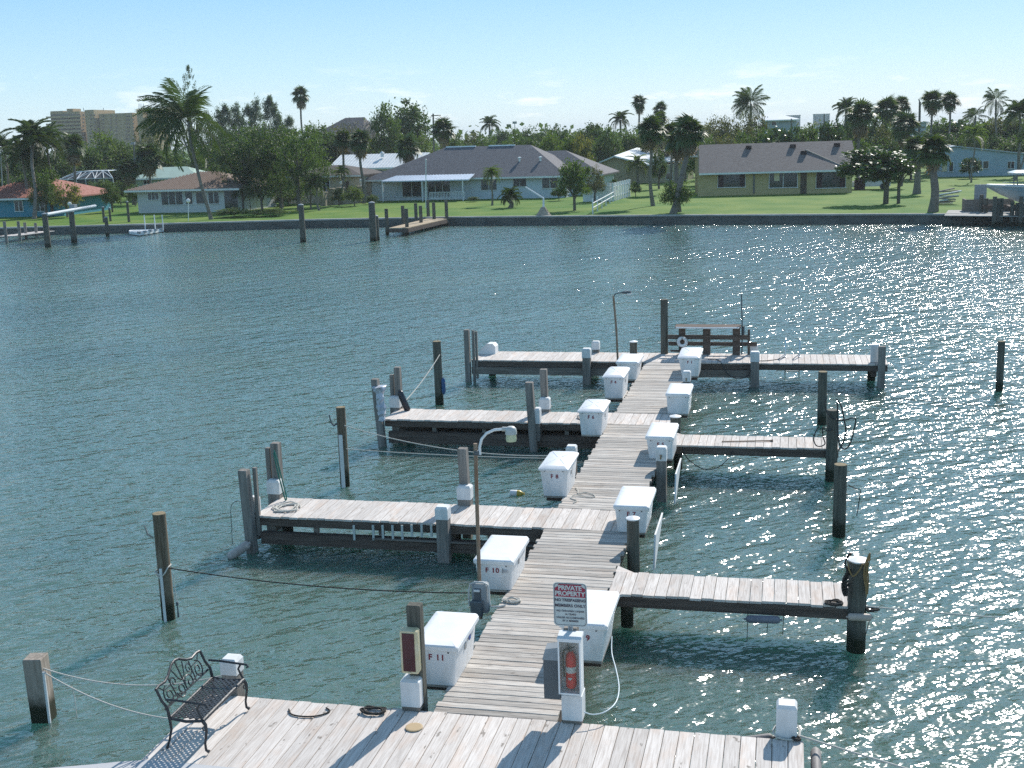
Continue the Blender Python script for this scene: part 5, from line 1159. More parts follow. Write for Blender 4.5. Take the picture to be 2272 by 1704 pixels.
# ---- tan house with white roof behind
h = House('white_roof_house', 'tan gabled house with broad white roof between two nearer houses', (1322,408), (1500,405), 12, M['stucco_tan'])
ze = h.hit(1400,362)[1]; zp = h.hit(1366,345)[1]; um = h.hit(1366,345)[0]
ul, ur = h.hit(1318,357)[0], h.hit(1442,366)[0]; h.walls(ze-.3)
part('gable', MB().loft([[h.P(ul,-.02,ze-.3),h.P(ur,-.02,ze-.3),h.P(um,-.02,zp-.1)],[h.P(ul,.2,ze-.3),h.P(ur,.2,ze-.3),h.P(um,.2,zp-.1)]]), M['stucco_tan'], h.root)
part('roof', MB().slab([[h.P(ul-.8,-.8,ze-.35),h.P(um,-.8,zp),h.P(um,12.5,zp+.9),h.P(ul-.8,12.5,ze+.5)],[h.P(um,-.8,zp),h.P(ur+.9,-.8,ze-.45),h.P(ur+.9,12.5,ze+.5),h.P(um,12.5,zp+.9)]], .2), M['roof_white'], h.root)
part('roof', MB().slab([[h.P(ur-4,1.5,ze+.25),h.P(h.len+1,1.5,ze+.15),h.P(h.len+1,13,ze+1.6),h.P(ur-4,13,ze+1.6)]], .2), M['roof_white'], h.root)
h.window((1478,384),(1492,398),1)
h = House('hip_roof_house', 'grey hip roofed house just behind the white roofed one', (1330,392), (1470,389), 9, M['stucco_beige'])
ze = h.hit(1400,333)[1]; zr = h.hit(1415,312,4.5)[1]; h.walls(ze); h.hip(ze, zr, -.5, h.len+.5, -.5, 9.5, 5.5, h.len-3.5, M['shingle_brown'])
# ---- tan yellow house on the right
h = House('yellow_house', 'tan yellow house with brown shingle roof and dark shutters', (1548,435.5), (1890,427.5), 10, M['stucco_yellow'])
ze = h.hit(1700,380)[1]; zr = h.hit(1700,317,5)[1]; h.walls(ze)
ul = h.hit(1575,317,5)[0]; ur = h.hit(1898,316,5)[0]
rf = h.hip(ze, zr, ul-1.2, h.len+.5, -.8, 10.8, ul-1.2, h.len+.5, M['shingle_brown'])
h.gable_wall(ze, zr-.15, .08, .0, 10, M['stucco_yellow']); h.gable_wall(ze, zr-.15, h.len-.08, 0, 10, M['stucco_yellow'])
zw = h.hit(1550,344,4)[1]; u0 = h.hit(1536,344,4)[0]; h.walls(zw, u0+.3, .0, 4, 10.5); h.hip(zw, zr-.25, u0-.2, ul+2, 3.4, 11, u0-.2, ul+2, M['shingle_brown'], rv=7.0, name='wing_roof')
for a, c in ((zC(1745,972),zC(1965,1085)),(zD(515,968),zD(750,1090))):
    (u0,z1), (u1,z0) = h.hit(*a), h.hit(*c); d = (u1-u0)*.19
    h.window(a, c, 1); wm = h.box('shutter', u0,u0+d,-.12,-.065,z0,z1,M['shutter']); h.box('shutter', u1-d,u1,-.12,-.065,z0,z1,M['shutter'])
    pass
wd = h.window(zD(130,972), zD(355,1088), 2)
u, z = h.hit(*zD(190,1005)); part('oval_ornament', MB().lathe([(.30,-.07),(.30,-.1),(.05,-.11)], (0,0,0), 16, 'y'), M['trim'], None) if False else h.box('oval_panel', u-.28,u+.28,-.075,-.058,z-.42,z+.42,M['cream'], wd)
h.block('door', zD(385,970), zD(432,1155), -.05, .06, M['door']); h.block('downpipe', zD(-2,970), zD(8,1140), -.09, .07, M['darkmetal'])
for p in ((1661,322),(1759,320),(1857,320),(1783,335)):
    u, _ = h.hit(*p, 4); kv = 4 if p[1] < 330 else 2.6; u = h.hit(*p, kv)[0]; kz = ze+(zr-ze)*(kv+.8)/5.8; h.box('roof_vent', u-.3,u+.3,kv-.3,kv+.2,kz-.1,kz+.28,M['shutter'])
pv_ = [h.hit(*zD(430,765), 2.2)[0], h.hit(*zD(720,885), .2)[0]]
# front hip ridge
k1, k2 = ze+(zr-ze)*(3.2+.8)/5.8+.12, ze+.25
part('hip_cap', MB().tube([h.P(pv_[0],3.2,k1-.05),h.P(pv_[1],.0,k2+.1)], .09, 6), hm('pale_ridge_cap',(0.30,0.26,0.22)), rf)
# ---- sky blue low house at the right
h = House('blue_house', 'long low sky blue house with shallow white edged gable', (2076,393), (2420,385.5), 12, M['stucco_sky'])
zp = h.hit(2120,326)[1]; up = h.hit(2120,326)[0]; zl = h.hit(2082,333)[1]; ur = h.hit(2300,345)[0]; zr_ = h.hit(2300,345)[1]
part('wall', MB().loft([[h.P(0,0,GZ-.2),h.P(h.len,0,GZ-.2),h.P(h.len,0,zr_),h.P(ur,0,zr_),h.P(up,0,zp),h.P(0,0,zl)],[h.P(0,12,GZ-.2),h.P(h.len,12,GZ-.2),h.P(h.len,12,zr_),h.P(ur,12,zr_),h.P(up,12,zp),h.P(0,12,zl)]]), M['stucco_sky'], h.root)
part('roof', MB().slab([[h.P(-.5,-.3,zl+.05),h.P(up,-.3,zp+.16),h.P(up,12.3,zp+.16),h.P(-.5,12.3,zl+.05)],[h.P(up,-.3,zp+.16),h.P(ur,-.3,zr_+.14),h.P(ur,12.3,zr_+.14),h.P(up,12.3,zp+.16)],[h.P(ur,-.3,zr_+.14),h.P(h.len+.5,-.3,zr_+.12),h.P(h.len+.5,12.3,zr_+.12),h.P(ur,12.3,zr_+.14)]], .14), hm('pale_blue_grey_roof',(0.36,0.42,0.46)), h.root)
h.block('door', zD(1545,880), zD(1582,960), -.05, .06, M['cream']); h.window(zD(1602,885),zD(1630,960),1); h.window(zD(1832,877),zD(1866,935),1); h.window(zD(1880,877),zD(1920,935),1); h.window(zD(2080,880),zD(2130,935),2)
# ---- more distant buildings
def far_block(label, x0, x1, ytop, Y, m, name='distant_tower', cat='building', dep=14, rows=4, cols=4, roof=None, zr=None):
    a, c = gy(x0,ytop,Y), gy(x1,ytop,Y); t = thing(name, label, cat, ((a.x+c.x)/2, Y+dep/2, GZ))
    zt = (a.z+c.z)/2
    part('wall', MB().box(a.x,c.x,Y,Y+dep,GZ-.5,zt), m, t)
    part('parapet', MB().box(a.x-.3,c.x+.3,Y-.3,Y+dep+.3,zt,zt+.03*(zt-GZ)), m, t)
    wz = (c.x-a.x)/cols
    for i in range(cols):
        for j in range(rows):
            z = zt-(j+.8)*(zt-GZ)/(rows+6); part('window', MB().box(a.x+wz*(i+.25),a.x+wz*(i+.75),Y-.12,Y-.02,z-.35*(zt-GZ)/(rows+6),z), M['glass'], t)
    return t
M['far_grey'] = hm('distant_grey_block', (0.30,0.34,0.38))
far_block('smaller distant grey tower block beside the white pitched roof', 1740, 1776, 257, 900, M['far_grey'])
far_block('distant grey tower block standing alone on the skyline', 1805, 1841, 254, 900, M['far_grey'])
far_block('plain grey building behind the tall palms beside a utility pole', 2012, 2056, 273, 260, M['far_grey'], 'grey_building', dep=10, rows=2, cols=3)
h = House('pitched_roof_house', 'raised house with white pitched roof showing above the yellow house', (1680,380), (1762,378), 10, M['far_grey'])
h.o = gy(1690,283,230); h.o.z = GZ; h.ex = Vector((1,0,0)); h.ey = Vector((0,1,0)); h.len = 6.6; h.root.location = h.P(3.3,5,GZ)
ze = h.hit(1720,266)[1]; zr = h.hit(1700,251,4)[1]; h.walls(ze, 0, 6.2, 0, 9); h.hip(ze, zr, -.7, 6.9, -.7, 9.7, .8, 2.2, M['metalroof']); h.window((1712,270),(1722,278),1)
h = House('brown_roof_house', 'dark roofed house peeping over trees near the bare tree', (700,400), (770,400), 8, M['stucco_beige'])
h.o = gy(704,300,190); h.o.z = GZ; h.ex = Vector((1,0,0)); h.ey = Vector((0,1,0)); h.len = 6; h.root.location = h.P(3,4,GZ)
ze = h.hit(730,298)[1]; zr = h.hit(750,262,4)[1]; h.walls(ze, 0, 7.5, 0, 8); h.hip(ze, zr, -.5, 8, -.5, 8.5, 3.6, 7.0, M['shingle_brown'])
# ---- apartment block, upper left
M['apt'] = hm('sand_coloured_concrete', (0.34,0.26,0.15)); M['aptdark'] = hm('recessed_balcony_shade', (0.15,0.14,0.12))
YA_ = 460; ap = thing('apartment_block', 'long sand coloured apartment block with rows of balconies above the trees', 'building', tuple(gy(230,300,YA_)*1.0))
ap.location.z = GZ
def apx(x,y,Y=YA_): return gy(*zA(x,y), Y)
def apbox(name, x0,y0,x1,y1,v0,v1, m, parent=None):
    a, c = apx(x0,y0,YA_+v0), apx(x1,y1,YA_+v0); return part(name, MB().box(min(a.x,c.x),max(a.x,c.x),YA_+v0,YA_+v1,min(a.z,c.z),max(a.z,c.z)), m, parent or ap)
ground_y = 860
apbox('wall', 410,478,690,ground_y,0,14,M['apt']); apbox('wall', 690,458,805,ground_y,-1.5,15,M['apt']); apbox('wall', 806,490,1115,ground_y,1,14,M['apt']); apbox('wall', 1115,455,1200,ground_y,-1.5,15,M['apt']); apbox('wall', 1201,470,1275,ground_y,.5,14,M['apt'])
apbox('stair_head', 545,448,598,478,2,8,M['apt']); apbox('plant_room', 412,468,515,479,1,9,M['apt'])
for r_ in range(8):
    y = 492+r_*29.5
    for x0, x1 in ((418,452),(458,492),(498,532),(538,572),(578,612),(625,655)):
        apbox('balcony_shade_panel', x0,y,x1,y+17,-.25,-.03,M['aptdark'])  # flat dark panels paint the shade inside the balconies
    apbox('balcony_slab', 375 if r_ < 7 else 405,y+19,662,y+24,-1.3,-.02,M['apt'])
    for x0 in (674,735,765): apbox('window', x0,y+2,x0+13,y+14,-1.75,-1.53,M['glass'])
for r_ in range(7):
    y = 500+r_*31
    for x0 in (840,900,945,1030,1048,1085): apbox('window', x0,y,x0+11,y+13,.8,.97,M['glass'])
    for x0 in (1215,1250): apbox('balcony_shade_panel', x0,y,x0+20,y+18,.25,.47,M['aptdark'])
for x in (1137,1153,1172,683,845): part('antenna', MB().tube([apx(x,462,YA_+3), apx(x,405 if x > 1000 else 440,YA_+3)], .12, 5), M['greymetal'], ap)

# =================================================================== TREES AND PLANTS
BLOWN = [60,46,24,4,-16,-36,-54,76,92,104,112,119,126,133,140,147,155,163,171,180,189,199,210,222,236,250,-70,122,148,175]
b0 = gz(469,487,GZ); Yc = b0.y
palm('coconut_palm', 'tall leaning coconut palm in front of the cream house', 'feather', (418,270), Yc, 122, base=b0, n=38, trunk_r=.17, blown=BLOWN,
     path=[b0+Vector((0,0,-.1)), gy(458,450,Yc), gy(445,405,Yc), gy(432,352,Yc), gy(423,315,Yc), gy(418,270,Yc)])
palm('palm', 'dense dark palm standing in front of the turquoise house', 'feather', (72,312), 117, 66, base=gz(76,486,GZ), n=34, trunk_r=.19)
palm('palm', 'shorter dark palm leaning out beside the dense one by the turquoise house', 'feather', (48,345), 118, 60, n=26, trunk_r=.15)
palm('palm', 'bushy palm just behind the dense one by the turquoise house', 'feather', (104,318), 122, 58, n=28, trunk_r=.15)
palm('palm', 'palm at the frame edge behind the turquoise house', 'feather', (8,330), 128, 50, n=24, trunk_r=.14)
palm('sabal_palm', 'fan palm rising behind the red tile roof', 'fan', (161,328), 138, 38, n=34, trunk_r=.17, skirt=8)
palm('sabal_palm', 'fan palm beside the dark utility pole behind the cream house', 'fan', (328,352), 140, 40, n=34, trunk_r=.17, skirt=8)
palm('sabal_palm', 'low fan palm next to the pool cage', 'fan', (285,378), 137, 34, n=30, trunk_r=.16, skirt=6)
palm('washingtonia_palm', 'very tall thin palm with small ragged crown above the ficus trees', 'fan', (667,214), 205, 25, n=30, trunk_r=.2, skirt=10)
palm('sabal_palm', 'slim fan palm left of a pair in front of the white metal roof', 'fan', (761,312), 131, 26, n=30, trunk_r=.16, skirt=4)
palm('sabal_palm', 'fan palm with thick dead skirt before the white metal roof', 'fan', (799,316), 130, 30, n=34, trunk_r=.18, skirt=12)
palm('sabal_palm', 'fan palm overlapping the left hip of the grey roof', 'fan', (905,330), 146, 34, n=30, trunk_r=.17, skirt=6)
palm('sabal_palm', 'round headed fan palm beside the transformer pole', 'fan', (984,292), 160, 34, n=34, trunk_r=.2, skirt=4)
palm('coconut_palm', 'small coconut palm on the skyline above the grey roof ridge', 'feather', (1086,276), 230, 26, n=24, trunk_r=.2)
palm('coconut_palm', 'broad feather palm on the skyline left of two thin palms', 'feather', (1376,266), 200, 28, n=22, trunk_r=.2)
palm('washingtonia_palm', 'tall thin palm with bare trunk above the white roofed house', 'fan', (1419,230), 200, 20, n=30, trunk_r=.17, skirt=8)
palm('washingtonia_palm', 'smaller wind blown palm right of the tall thin one', 'fan', (1466,246), 205, 20, n=26, trunk_r=.2, skirt=4, wind=1)
palm('palm', 'low palm growing under the wind blown palm', 'fan', (1465,268), 190, 20, n=24, trunk_r=.18)
palm('sabal_palm', 'straight grey trunked fan palm on the lawn by the white post fence', 'fan', (1442,293), gz(1449,457,GZ).y, 38, base=gz(1449,457,GZ), n=36, trunk_r=.17, skirt=6)
palm('sabal_palm', 'fan palm behind the straight grey one near the white roofed house', 'fan', (1491,300), 140, 34, n=32, trunk_r=.16, skirt=8)
b0 = gz(1493,474,GZ)
palm('sabal_palm', 'leaning curved fan palm rising from a bushy clump by the seawall', 'fan', (1529,298), b0.y, 42, base=b0, n=38, trunk_r=.26, skirt=8,
     path=[b0+Vector((0,0,-.1)), gy(1501,445,b0.y), gy(1511,400,b0.y), gy(1524,345,b0.y), gy(1529,298,b0.y)])
palm('sabal_palm', 'fan palm at left of the leaning curved one', 'fan', (1505,318), b0.y+2, 34, n=28, trunk_r=.2, skirt=8)
palm('coconut_palm', 'big windswept coconut palm above the yellow house roof', 'feather', (1666,230), 185, 44, n=30, trunk_r=.22, blown=BLOWN)
palm('coconut_palm', 'shaggy palm on the skyline above the end of the yellow house', 'feather', (1878,242), 175, 34, n=28, trunk_r=.2)
palm('sabal_palm', 'fan palm hanging a dead skirt behind the yellow house gable', 'fan', (1910,258), 150, 36, n=34, trunk_r=.2, skirt=14)
palm('washingtonia_palm', 'broad fan palm left of a small round headed palm', 'fan', (1968,246), 170, 32, n=34, trunk_r=.2, skirt=4)
palm('washingtonia_palm', 'small round headed palm on the skyline near the utility pole', 'fan', (2001,235), 180, 22, n=28, trunk_r=.17, skirt=2)
palm('washingtonia_palm', 'tall fan palm with ragged crown right of the utility pole', 'fan', (2069,226), 175, 27, n=32, trunk_r=.16, skirt=6)
palm('washingtonia_palm', 'neat round fan palm right of the ragged one', 'fan', (2108,227), 178, 24, n=30, trunk_r=.16, skirt=2)
palm('coconut_palm', 'windswept coconut palm high on the skyline above the blue house', 'feather', (2210,222), 185, 34, n=22, trunk_r=.16, blown=BLOWN[::2])
palm('coconut_palm', 'leaning coconut palm lower on the skyline above the blue house', 'feather', (2165,258), 180, 30, n=22, trunk_r=.16, blown=BLOWN[1::2])
palm('coconut_palm', 'large palm at the frame edge behind the blue house', 'feather', (2262,252), 165, 42, n=28, trunk_r=.2)
palm('areca_palm', 'yellow green slender palm in front of the blue house', 'light', (2160,303), 150, 34, n=18, trunk_r=.09)
palm('sabal_palm', 'fan palm behind the sea grape tree', 'fan', (2008,284), 145, 36, n=34, trunk_r=.2, skirt=8)
palm('sabal_palm', 'squat thick trunked fan palm on the lawn beside the sea grape', 'fan', (2034,336), gz(2034,430,GZ).y, 36, base=gz(2034,430,GZ), n=36, trunk_r=.33, skirt=6)
palm('sabal_palm', 'stout fan palm on the lawn close to the seawall', 'fan', (2071,338), gz(2070,470,GZ).y, 40, base=gz(2070,470,GZ), n=38, trunk_r=.33, skirt=4)
b0 = gz(2240,396,GZ)
palm('palm', 'slanting palm trunk crossing the blue house wall', 'feather', (2290,300), b0.y-4, 34, base=gz(2236,398,GZ)+Vector((0,-4,0)), n=20, trunk_r=.12)
palm('date_palm', 'small date palm in a ring bed before the grey roofed house', 'light', (1091,388), gz(1092,456,GZ).y, 25, base=gz(1092,456,GZ), n=36, trunk_r=.10, group='small palms on the lawns')
palm('cycad', 'low spreading cycad beside the small date palm', 'feather', (1132,436), gz(1132,461,GZ).y, 30, base=gz(1132,461,GZ), n=34, trunk_r=.22, group='small palms on the lawns')
palm('date_palm', 'weeping small palm beyond the white post fence', 'light', (1414,368), gz(1414,408,GZ).y, 30, base=gz(1414,408,GZ), n=26, trunk_r=.14, group='small palms on the lawns')
palm('date_palm', 'small palm under the slim pair by the beige house', 'light', (757,386), 128, 24, n=24, trunk_r=.12, group='small palms on the lawns')
palm('cycad', 'spiky plant on the lawn before the beige house', 'feather', (700,410), 118, 34, base=None, n=26, trunk_r=.12, group='small palms on the lawns')

T = tree
T('ficus_tree', 'big spreading ficus tree in front of the cream house end', 'opendark', 548, 278, gz(550,466,GZ).y, 170, base=gz(550,466,GZ), crown_frac=.66, lobes=((-.55,-.1,.52,.55,.26),(.5,.1,.5,.6,.28),(.1,-.4,.55,.5,.25),(.75,.2,.34,.42,.22)))
T('ficus_tree', 'ficus tree with glossy rounded crown beside the beige house', 'open', 668, 278, gz(664,467,GZ).y, 125, base=gz(664,467,GZ), crown_frac=.7, lobes=((-.5,0,.5,.6,.26),(.5,.1,.48,.6,.26),(-.2,-.2,.32,.5,.22)))
T('ficus_tree', 'ficus tree filling the gap between the two big ones', 'opendark', 612, 282, 124, 130, crown_frac=.8, lobes=((-.4,0,.35,.6,.3),(.4,.1,.3,.6,.28)))
T('broadleaf_tree', 'dark leafy tree wrapped round the dense palm at the turquoise house', 'dark', 78, 330, 121, 92, crown_frac=.95)
T('broadleaf_tree', 'tall dark tree massed behind the ficus trees', 'dark', 560, 290, 140, 190, crown_frac=.9)
T('broadleaf_tree', 'dark tree massed behind the glossy ficus', 'mid', 640, 292, 142, 130, crown_frac=.9)
T('broadleaf_tree', 'bright green round tree above the pool cage', 'light', 228, 292, 165, 105, crown_frac=.85)
T('broadleaf_tree', 'dark round tree behind the pool cage', 'mid', 190, 322, 160, 95, crown_frac=.9)
T('broadleaf_tree', 'dark tree behind the pale green house', 'mid', 275, 318, 168, 95, crown_frac=.9)
T('broadleaf_tree', 'tree behind the dense palms at the turquoise house', 'dark', 118, 328, 150, 100, crown_frac=.9)
T('broadleaf_tree', 'tree at the frame edge behind the turquoise house', 'dark', 12, 330, 150, 100, crown_frac=.9)
T('broadleaf_tree', 'tree filling between coconut palm and apartment block', 'mid', 360, 330, 170, 100, crown_frac=.9)
T('broadleaf_tree', 'grey green tree left of the coconut palm crown', 'olive', 322, 290, 230, 80, crown_frac=.8)
T('broadleaf_tree', 'dark tree seen beneath the coconut palm crown', 'dark', 470, 318, 165, 110, crown_frac=.9)
for i, (x, y, wpx) in enumerate(((462,252,84),(486,246,86),(505,240,84),(525,236,84),(545,238,80),(562,225,84),(592,222,88),(612,236,86),(640,262,80))):
    T('casuarina', ['wispy blue green pine left in the tall row','wispy blue green pine inside the tall row','wispy blue green pine at the row end above ficus'][min(2,i//3)], 'pine', x, y, 215, wpx, group='wispy pines behind the ficus trees', crown_frac=.95)
T('norfolk_pine', 'pointed pine standing behind the leaning coconut palm', 'norfolk', 411, 152, 165, 84, crown_frac=.8, group=None)
T('broadleaf_tree', 'large dark tree with domed crown left of the transformer pole', 'dark', 905, 226, 195, 120, crown_frac=.82)
T('broadleaf_tree', 'mid green tree beside the bare grey tree', 'mid', 850, 236, 182, 80, crown_frac=.85)
T('broadleaf_tree', 'low tree under the domed dark one', 'light', 930, 300, 178, 80, crown_frac=.8)
T('broadleaf_tree', 'olive tree below the bare grey tree', 'olive', 770, 280, 172, 120, crown_frac=.9, lobes=((-.6,0,.5,.6,.3),))
T('broadleaf_tree', 'dark tree hiding the foot of the brown roofed house', 'mid', 712, 284, 170, 96, crown_frac=.95)
T('broadleaf_tree', 'tree behind the white metal roof', 'dark', 880, 292, 190, 110, crown_frac=.95)
T('broadleaf_tree', 'dark tree behind the slim pair of palms', 'dark', 800, 296, 186, 90, crown_frac=.95)
T('broadleaf_tree', 'tree between thin tall palm and brown roof', 'mid', 690, 273, 178, 70, crown_frac=.85)
# distant belt of trees above the grey roof and to the right
belt = [(1010,300,175,'mid',70),(1045,292,200,'olive',60),(1075,296,190,'mid',60),(1110,290,240,'dark',62),(1140,292,180,'mid',62),(1165,284,200,'dark',66),(1195,280,230,'mid',64),(1215,300,165,'light',58),(1236,280,185,'dark',66),(1262,298,160,'light',62),(1290,300,158,'yellow',60),(1308,276,190,'dark',78),(1325,280,182,'dark',70),(1350,286,175,'mid',60),(1395,280,185,'mid',70),(1438,288,180,'olive',60),(1480,272,175,'olive',70),(1520,268,170,'olive',70),(1556,262,190,'olive',84),(1600,262,178,'olive',90),(1640,268,165,'olive',80),(1668,250,180,'olive',76),(1690,280,160,'mid',70),(1722,286,165,'gloss',62),(1760,284,150,'gloss',70),(1790,276,160,'light',50),(1842,276,152,'gloss',74),(1862,268,172,'mid',70),(1890,258,182,'dark',60),(1945,262,165,'mid',70),(1975,272,160,'olive',70),(2085,262,158,'mid',70),(2120,268,170,'gloss',84),(2150,280,160,'mid',80),(2190,270,175,'light',90),(2225,258,165,'olive',90),(2258,262,150,'light',80),(2280,285,140,'dark',80),(1560,300,152,'mid',60),(1420,300,190,'mid',50)]
seen = {}
near_words = ['over the grey roof ridge','behind the white roofed house','behind the yellow house','behind the blue house']
kw = {'mid':'mid green','dark':'dark green','olive':'brownish olive','light':'light green','gloss':'glossy leaved','yellow':'yellowish'}
for x, y, Y, k, wpx in belt:
    if x > 2050: Y = max(Y, 190)
    wd = near_words[0 if x < 1300 else 1 if x < 1540 else 2 if x < 1900 else 3]
    T('background_tree', '%s tree in the belt %s' % (kw[k], wd), k, x, y, Y, wpx, crown_frac=.9, group='background tree belt '+wd)
# hazy wood along the horizon (nobody could count it)
rg = np.random.default_rng(99); P_ = []
for i in range(520):
    az_ = rg.uniform(-1.05,.85); d_ = rg.uniform(300,620); hgt = rg.uniform(5.5,9.5)*(1+.15*math.sin(az_*23)); c = np.array([d_*math.sin(az_), d_*math.cos(az_), GZ+hgt*.5])
    P_.append(c+np.clip(rg.normal(size=(70,3)),-1.7,1.7)*np.array([6.5,4,hgt*.27]))
V, Fq = leaves(np.concatenate(P_), 1.5, .7, rg=rg)
tag(put('distant_wood', np_mesh('distant_wood', V, Fq, M['leaf_dark'])), 'low distant wood along the horizon', 'wood', kind='stuff')
# understorey filling the gaps between the houses
for i, (x, yt, Y, wpx, k) in enumerate(((20,392,135,90,'dark'),(90,384,134,90,'mid'),(250,372,166,90,'mid'),(300,378,166,70,'dark'),(345,362,172,90,'mid'),(420,352,168,90,'dark'),(480,360,160,90,'mid'),(540,360,142,100,'dark'),(600,372,138,100,'mid'),(660,378,140,90,'dark'),(705,372,148,80,'mid'),(770,372,178,70,'mid'),(1010,312,185,80,'mid'),(1065,310,180,80,'dark'),(1120,308,176,80,'mid'),(1175,308,172,80,'dark'),(1230,306,170,80,'mid'),(1285,312,166,80,'dark'),(1330,310,176,70,'mid'),(1400,320,196,70,'dark'),(1455,322,190,70,'mid'),(1500,330,188,70,'dark'),(1545,318,158,60,'mid'),(1600,306,160,90,'olive'),(1650,302,158,80,'mid'),(1710,304,156,80,'gloss'),(1790,300,156,80,'mid'),(1850,304,154,80,'dark'),(1915,318,152,80,'mid'),(1960,306,158,90,'dark'),(2020,306,160,80,'mid'),(2080,300,175,90,'dark'),(2140,302,178,90,'mid'),(2200,300,180,90,'dark'),(2260,300,176,90,'mid'))):
    bush('understorey_bush', 'leafy undergrowth %s' % ('behind the cream and turquoise houses' if x < 600 else 'behind the beige and metal roofed houses' if x < 800 else 'over the grey roof' if x < 1300 else 'behind the white roofed house' if x < 1560 else 'behind the yellow house roof' if x < 1900 else 'behind the blue house'), k, x, 420, yt, Y, wpx, group='undergrowth between the far houses')
# hedges, shrubs
bush('pandanus', 'stocky many stemmed screw pine on the lawn by the seawall', 'mid', 1275, 467, 354, gz(1272,467,GZ).y, 78)
bush('frangipani', 'thin leaved shrub beside the stocky screw pine', 'olive', 1320, 447, 372, 124, 48)
bush('croton', 'yellow green mottled shrub in front of turquoise house', 'yellow', 150, 486, 402, 114, 72)
bush('croton', 'taller mottled shrub at the foot of dense palm', 'mid', 105, 488, 380, 115, 70)
for x_, yt_, Y_, w_, k_ in ((232,398,140,60,'mid'),(268,404,138,56,'dark'),(300,412,134,40,'mid'),(200,404,140,60,'dark'),(590,420,130,70,'mid'),(640,424,128,60,'dark')): bush('hedge_bush', 'leafy hedge bush between the turquoise house and the cream house' if x_ < 400 else 'leafy hedge bush under the ficus trees', k_, x_, 452, yt_, Y_, w_)
bush('shrub', 'leafy shrub between the turquoise and cream houses', 'mid', 248, 452, 407, 122, 46)
bush('shrub', 'bushy clump at the foot of the leaning curved palm', 'mid', 1500, 474, 400, gz(1493,474,GZ).y+.6, 70)
bush('sea_grape', 'small round sea grape before the blue house', 'gloss', 2151, 394, 352, gz(2151,394,GZ).y-3, 44)
bush('shrub', 'dark conical bush beyond the white post fence', 'dark', 1462, 402, 336, 150, 36)
bush('hedge_bush', 'clipped hedge bush at the end of the white post fence', 'mid', 1410, 425, 405, 133, 24)
bush('shrub', 'low shrub by the porch corner of the grey roofed house', 'light', 786, 446, 414, 125, 50)
bush('shrub', 'dark shrub by the beige house wall', 'dark', 752, 450, 420, 126, 36)
bush('shrub', 'round bush left of the awning porch', 'mid', 826, 446, 433, 128, 28)
bush('shrub', 'low planting right of the awning porch', 'dark', 1050, 446, 436, 129, 30)
bush('shrub', 'dark bush under a window of the grey roofed house', 'dark', 1240, 442, 416, 128, 34)
bush('shrub', 'reddish dark bush at the side of the white post fence', 'dark', 1362, 424, 398, 134, 22)
bush('shrub', 'leafy edge planting by the seawall below the cream house', 'mid', 520, 480, 462, gz(520,482,GZ).y, 90)
for x_, yt_, Y_, w_, k_ in ((540,372,119.5,84,'opendark'),(582,376,119,90,'opendark'),(625,384,119,84,'open'),(515,400,120.5,60,'opendark'),(690,392,120,60,'open')): bush('understorey_bush', 'low dark branches of growth under the ficus trees', k_, x_, 466, yt_, Y_, w_)
bush('shrub', 'trailing edge planting by the seawall below the ficus', 'mid', 600, 478, 462, gz(600,480,GZ).y, 90)
sg_ = tree('sea_grape', 'large sea grape tree with shiny leaves right of the yellow house', 'gloss', 1945, 330, gz(1965,452,GZ).y, 150, base=gz(1965,452,GZ), crown_frac=.66, lobes=((-.55,-.1,.62,.5,.22),(.5,0,.62,.5,.22),(.1,-.3,.5,.5,.2)))
put('trunk', TRUNKS[1], sg_, (1.1,0,0), (0,0,2), (4.2,4.2,5.0))
# bare grey tree
def bare(x, ytop, Y, wpx):
    top = gy(x,ytop,Y); H = top.z-GZ; t = thing('bare_tree', 'bare grey winter tree with fine twigs beside the domed dark tree', 'tree', (top.x,Y,GZ)); rd = random.Random(3); b = MB(); bt_ = MB()
    def br(p, d, l, r, k):
        e_ = p+d*l; (b if k > 2 else bt_).tube([p, p.lerp(e_,.5)+Vector((rd.uniform(-.05,.05)*l,0,rd.uniform(-.03,.03)*l)), e_], [r,r*.85,r*.65], 5 if k > 2 else 3)
        if k == 0: return
        for i in range(3 if k > 1 else 4):
            n = (d+Vector((rd.uniform(-.75,.75),rd.uniform(-.75,.75),rd.uniform(-.12,.5)))).normalized(); br(e_ if i else p.lerp(e_,.7), n, l*rd.uniform(.62,.82), r*.64, k-1)
    br(Vector((top.x,Y,GZ-.1)), Vector((0,0,1)), H*.27, .30, 5)
    part('trunk', b, M['greybark'], t, True); part('twigs', bt_, M['greybark'], t)
bare(785, 224, 168, 90)

# =================================================================== FAR SHORE: SMALL THINGS
def pole(name, label, cat, x, ybot, ytop, Y, r, m, group=None, zb=None):
    a = gy(x,ybot,Y); c = gy(x,ytop,Y); t = thing(name, label, cat, (a.x,Y,a.z if zb is None else zb), group); part('shaft', MB().tube([(a.x,Y,a.z if zb is None else zb),(c.x,Y,c.z)], [r,r*.85], 8), M[m], t, True); return t, c
t, c = pole('utility_pole', 'dark utility pole with transformer behind the grey roof', 'utility pole', 961, 340, 252, 170, .14, 'pile', zb=GZ)
part('crossarm', MB().box(c.x-.3,c.x+1.1,169.9,170.1,c.z-.35,c.z-.22), M['pile'], t); part('transformer', MB().lathe([(.3,-2.6),(.33,-2.5),(.33,-1.6),(.25,-1.5)], (c.x+.55,169.7,c.z-.2), 10), M['greymetal'], t)
t, c = pole('utility_pole', 'dark utility pole among tall palms behind the blue house', 'utility pole', 2041, 300, 226, 165, .16, 'pile', zb=GZ); part('insulator', MB().tube([(c.x,165,c.z-.1),(c.x-.15,165,c.z+.35)], .08, 6), M['pile'], t)
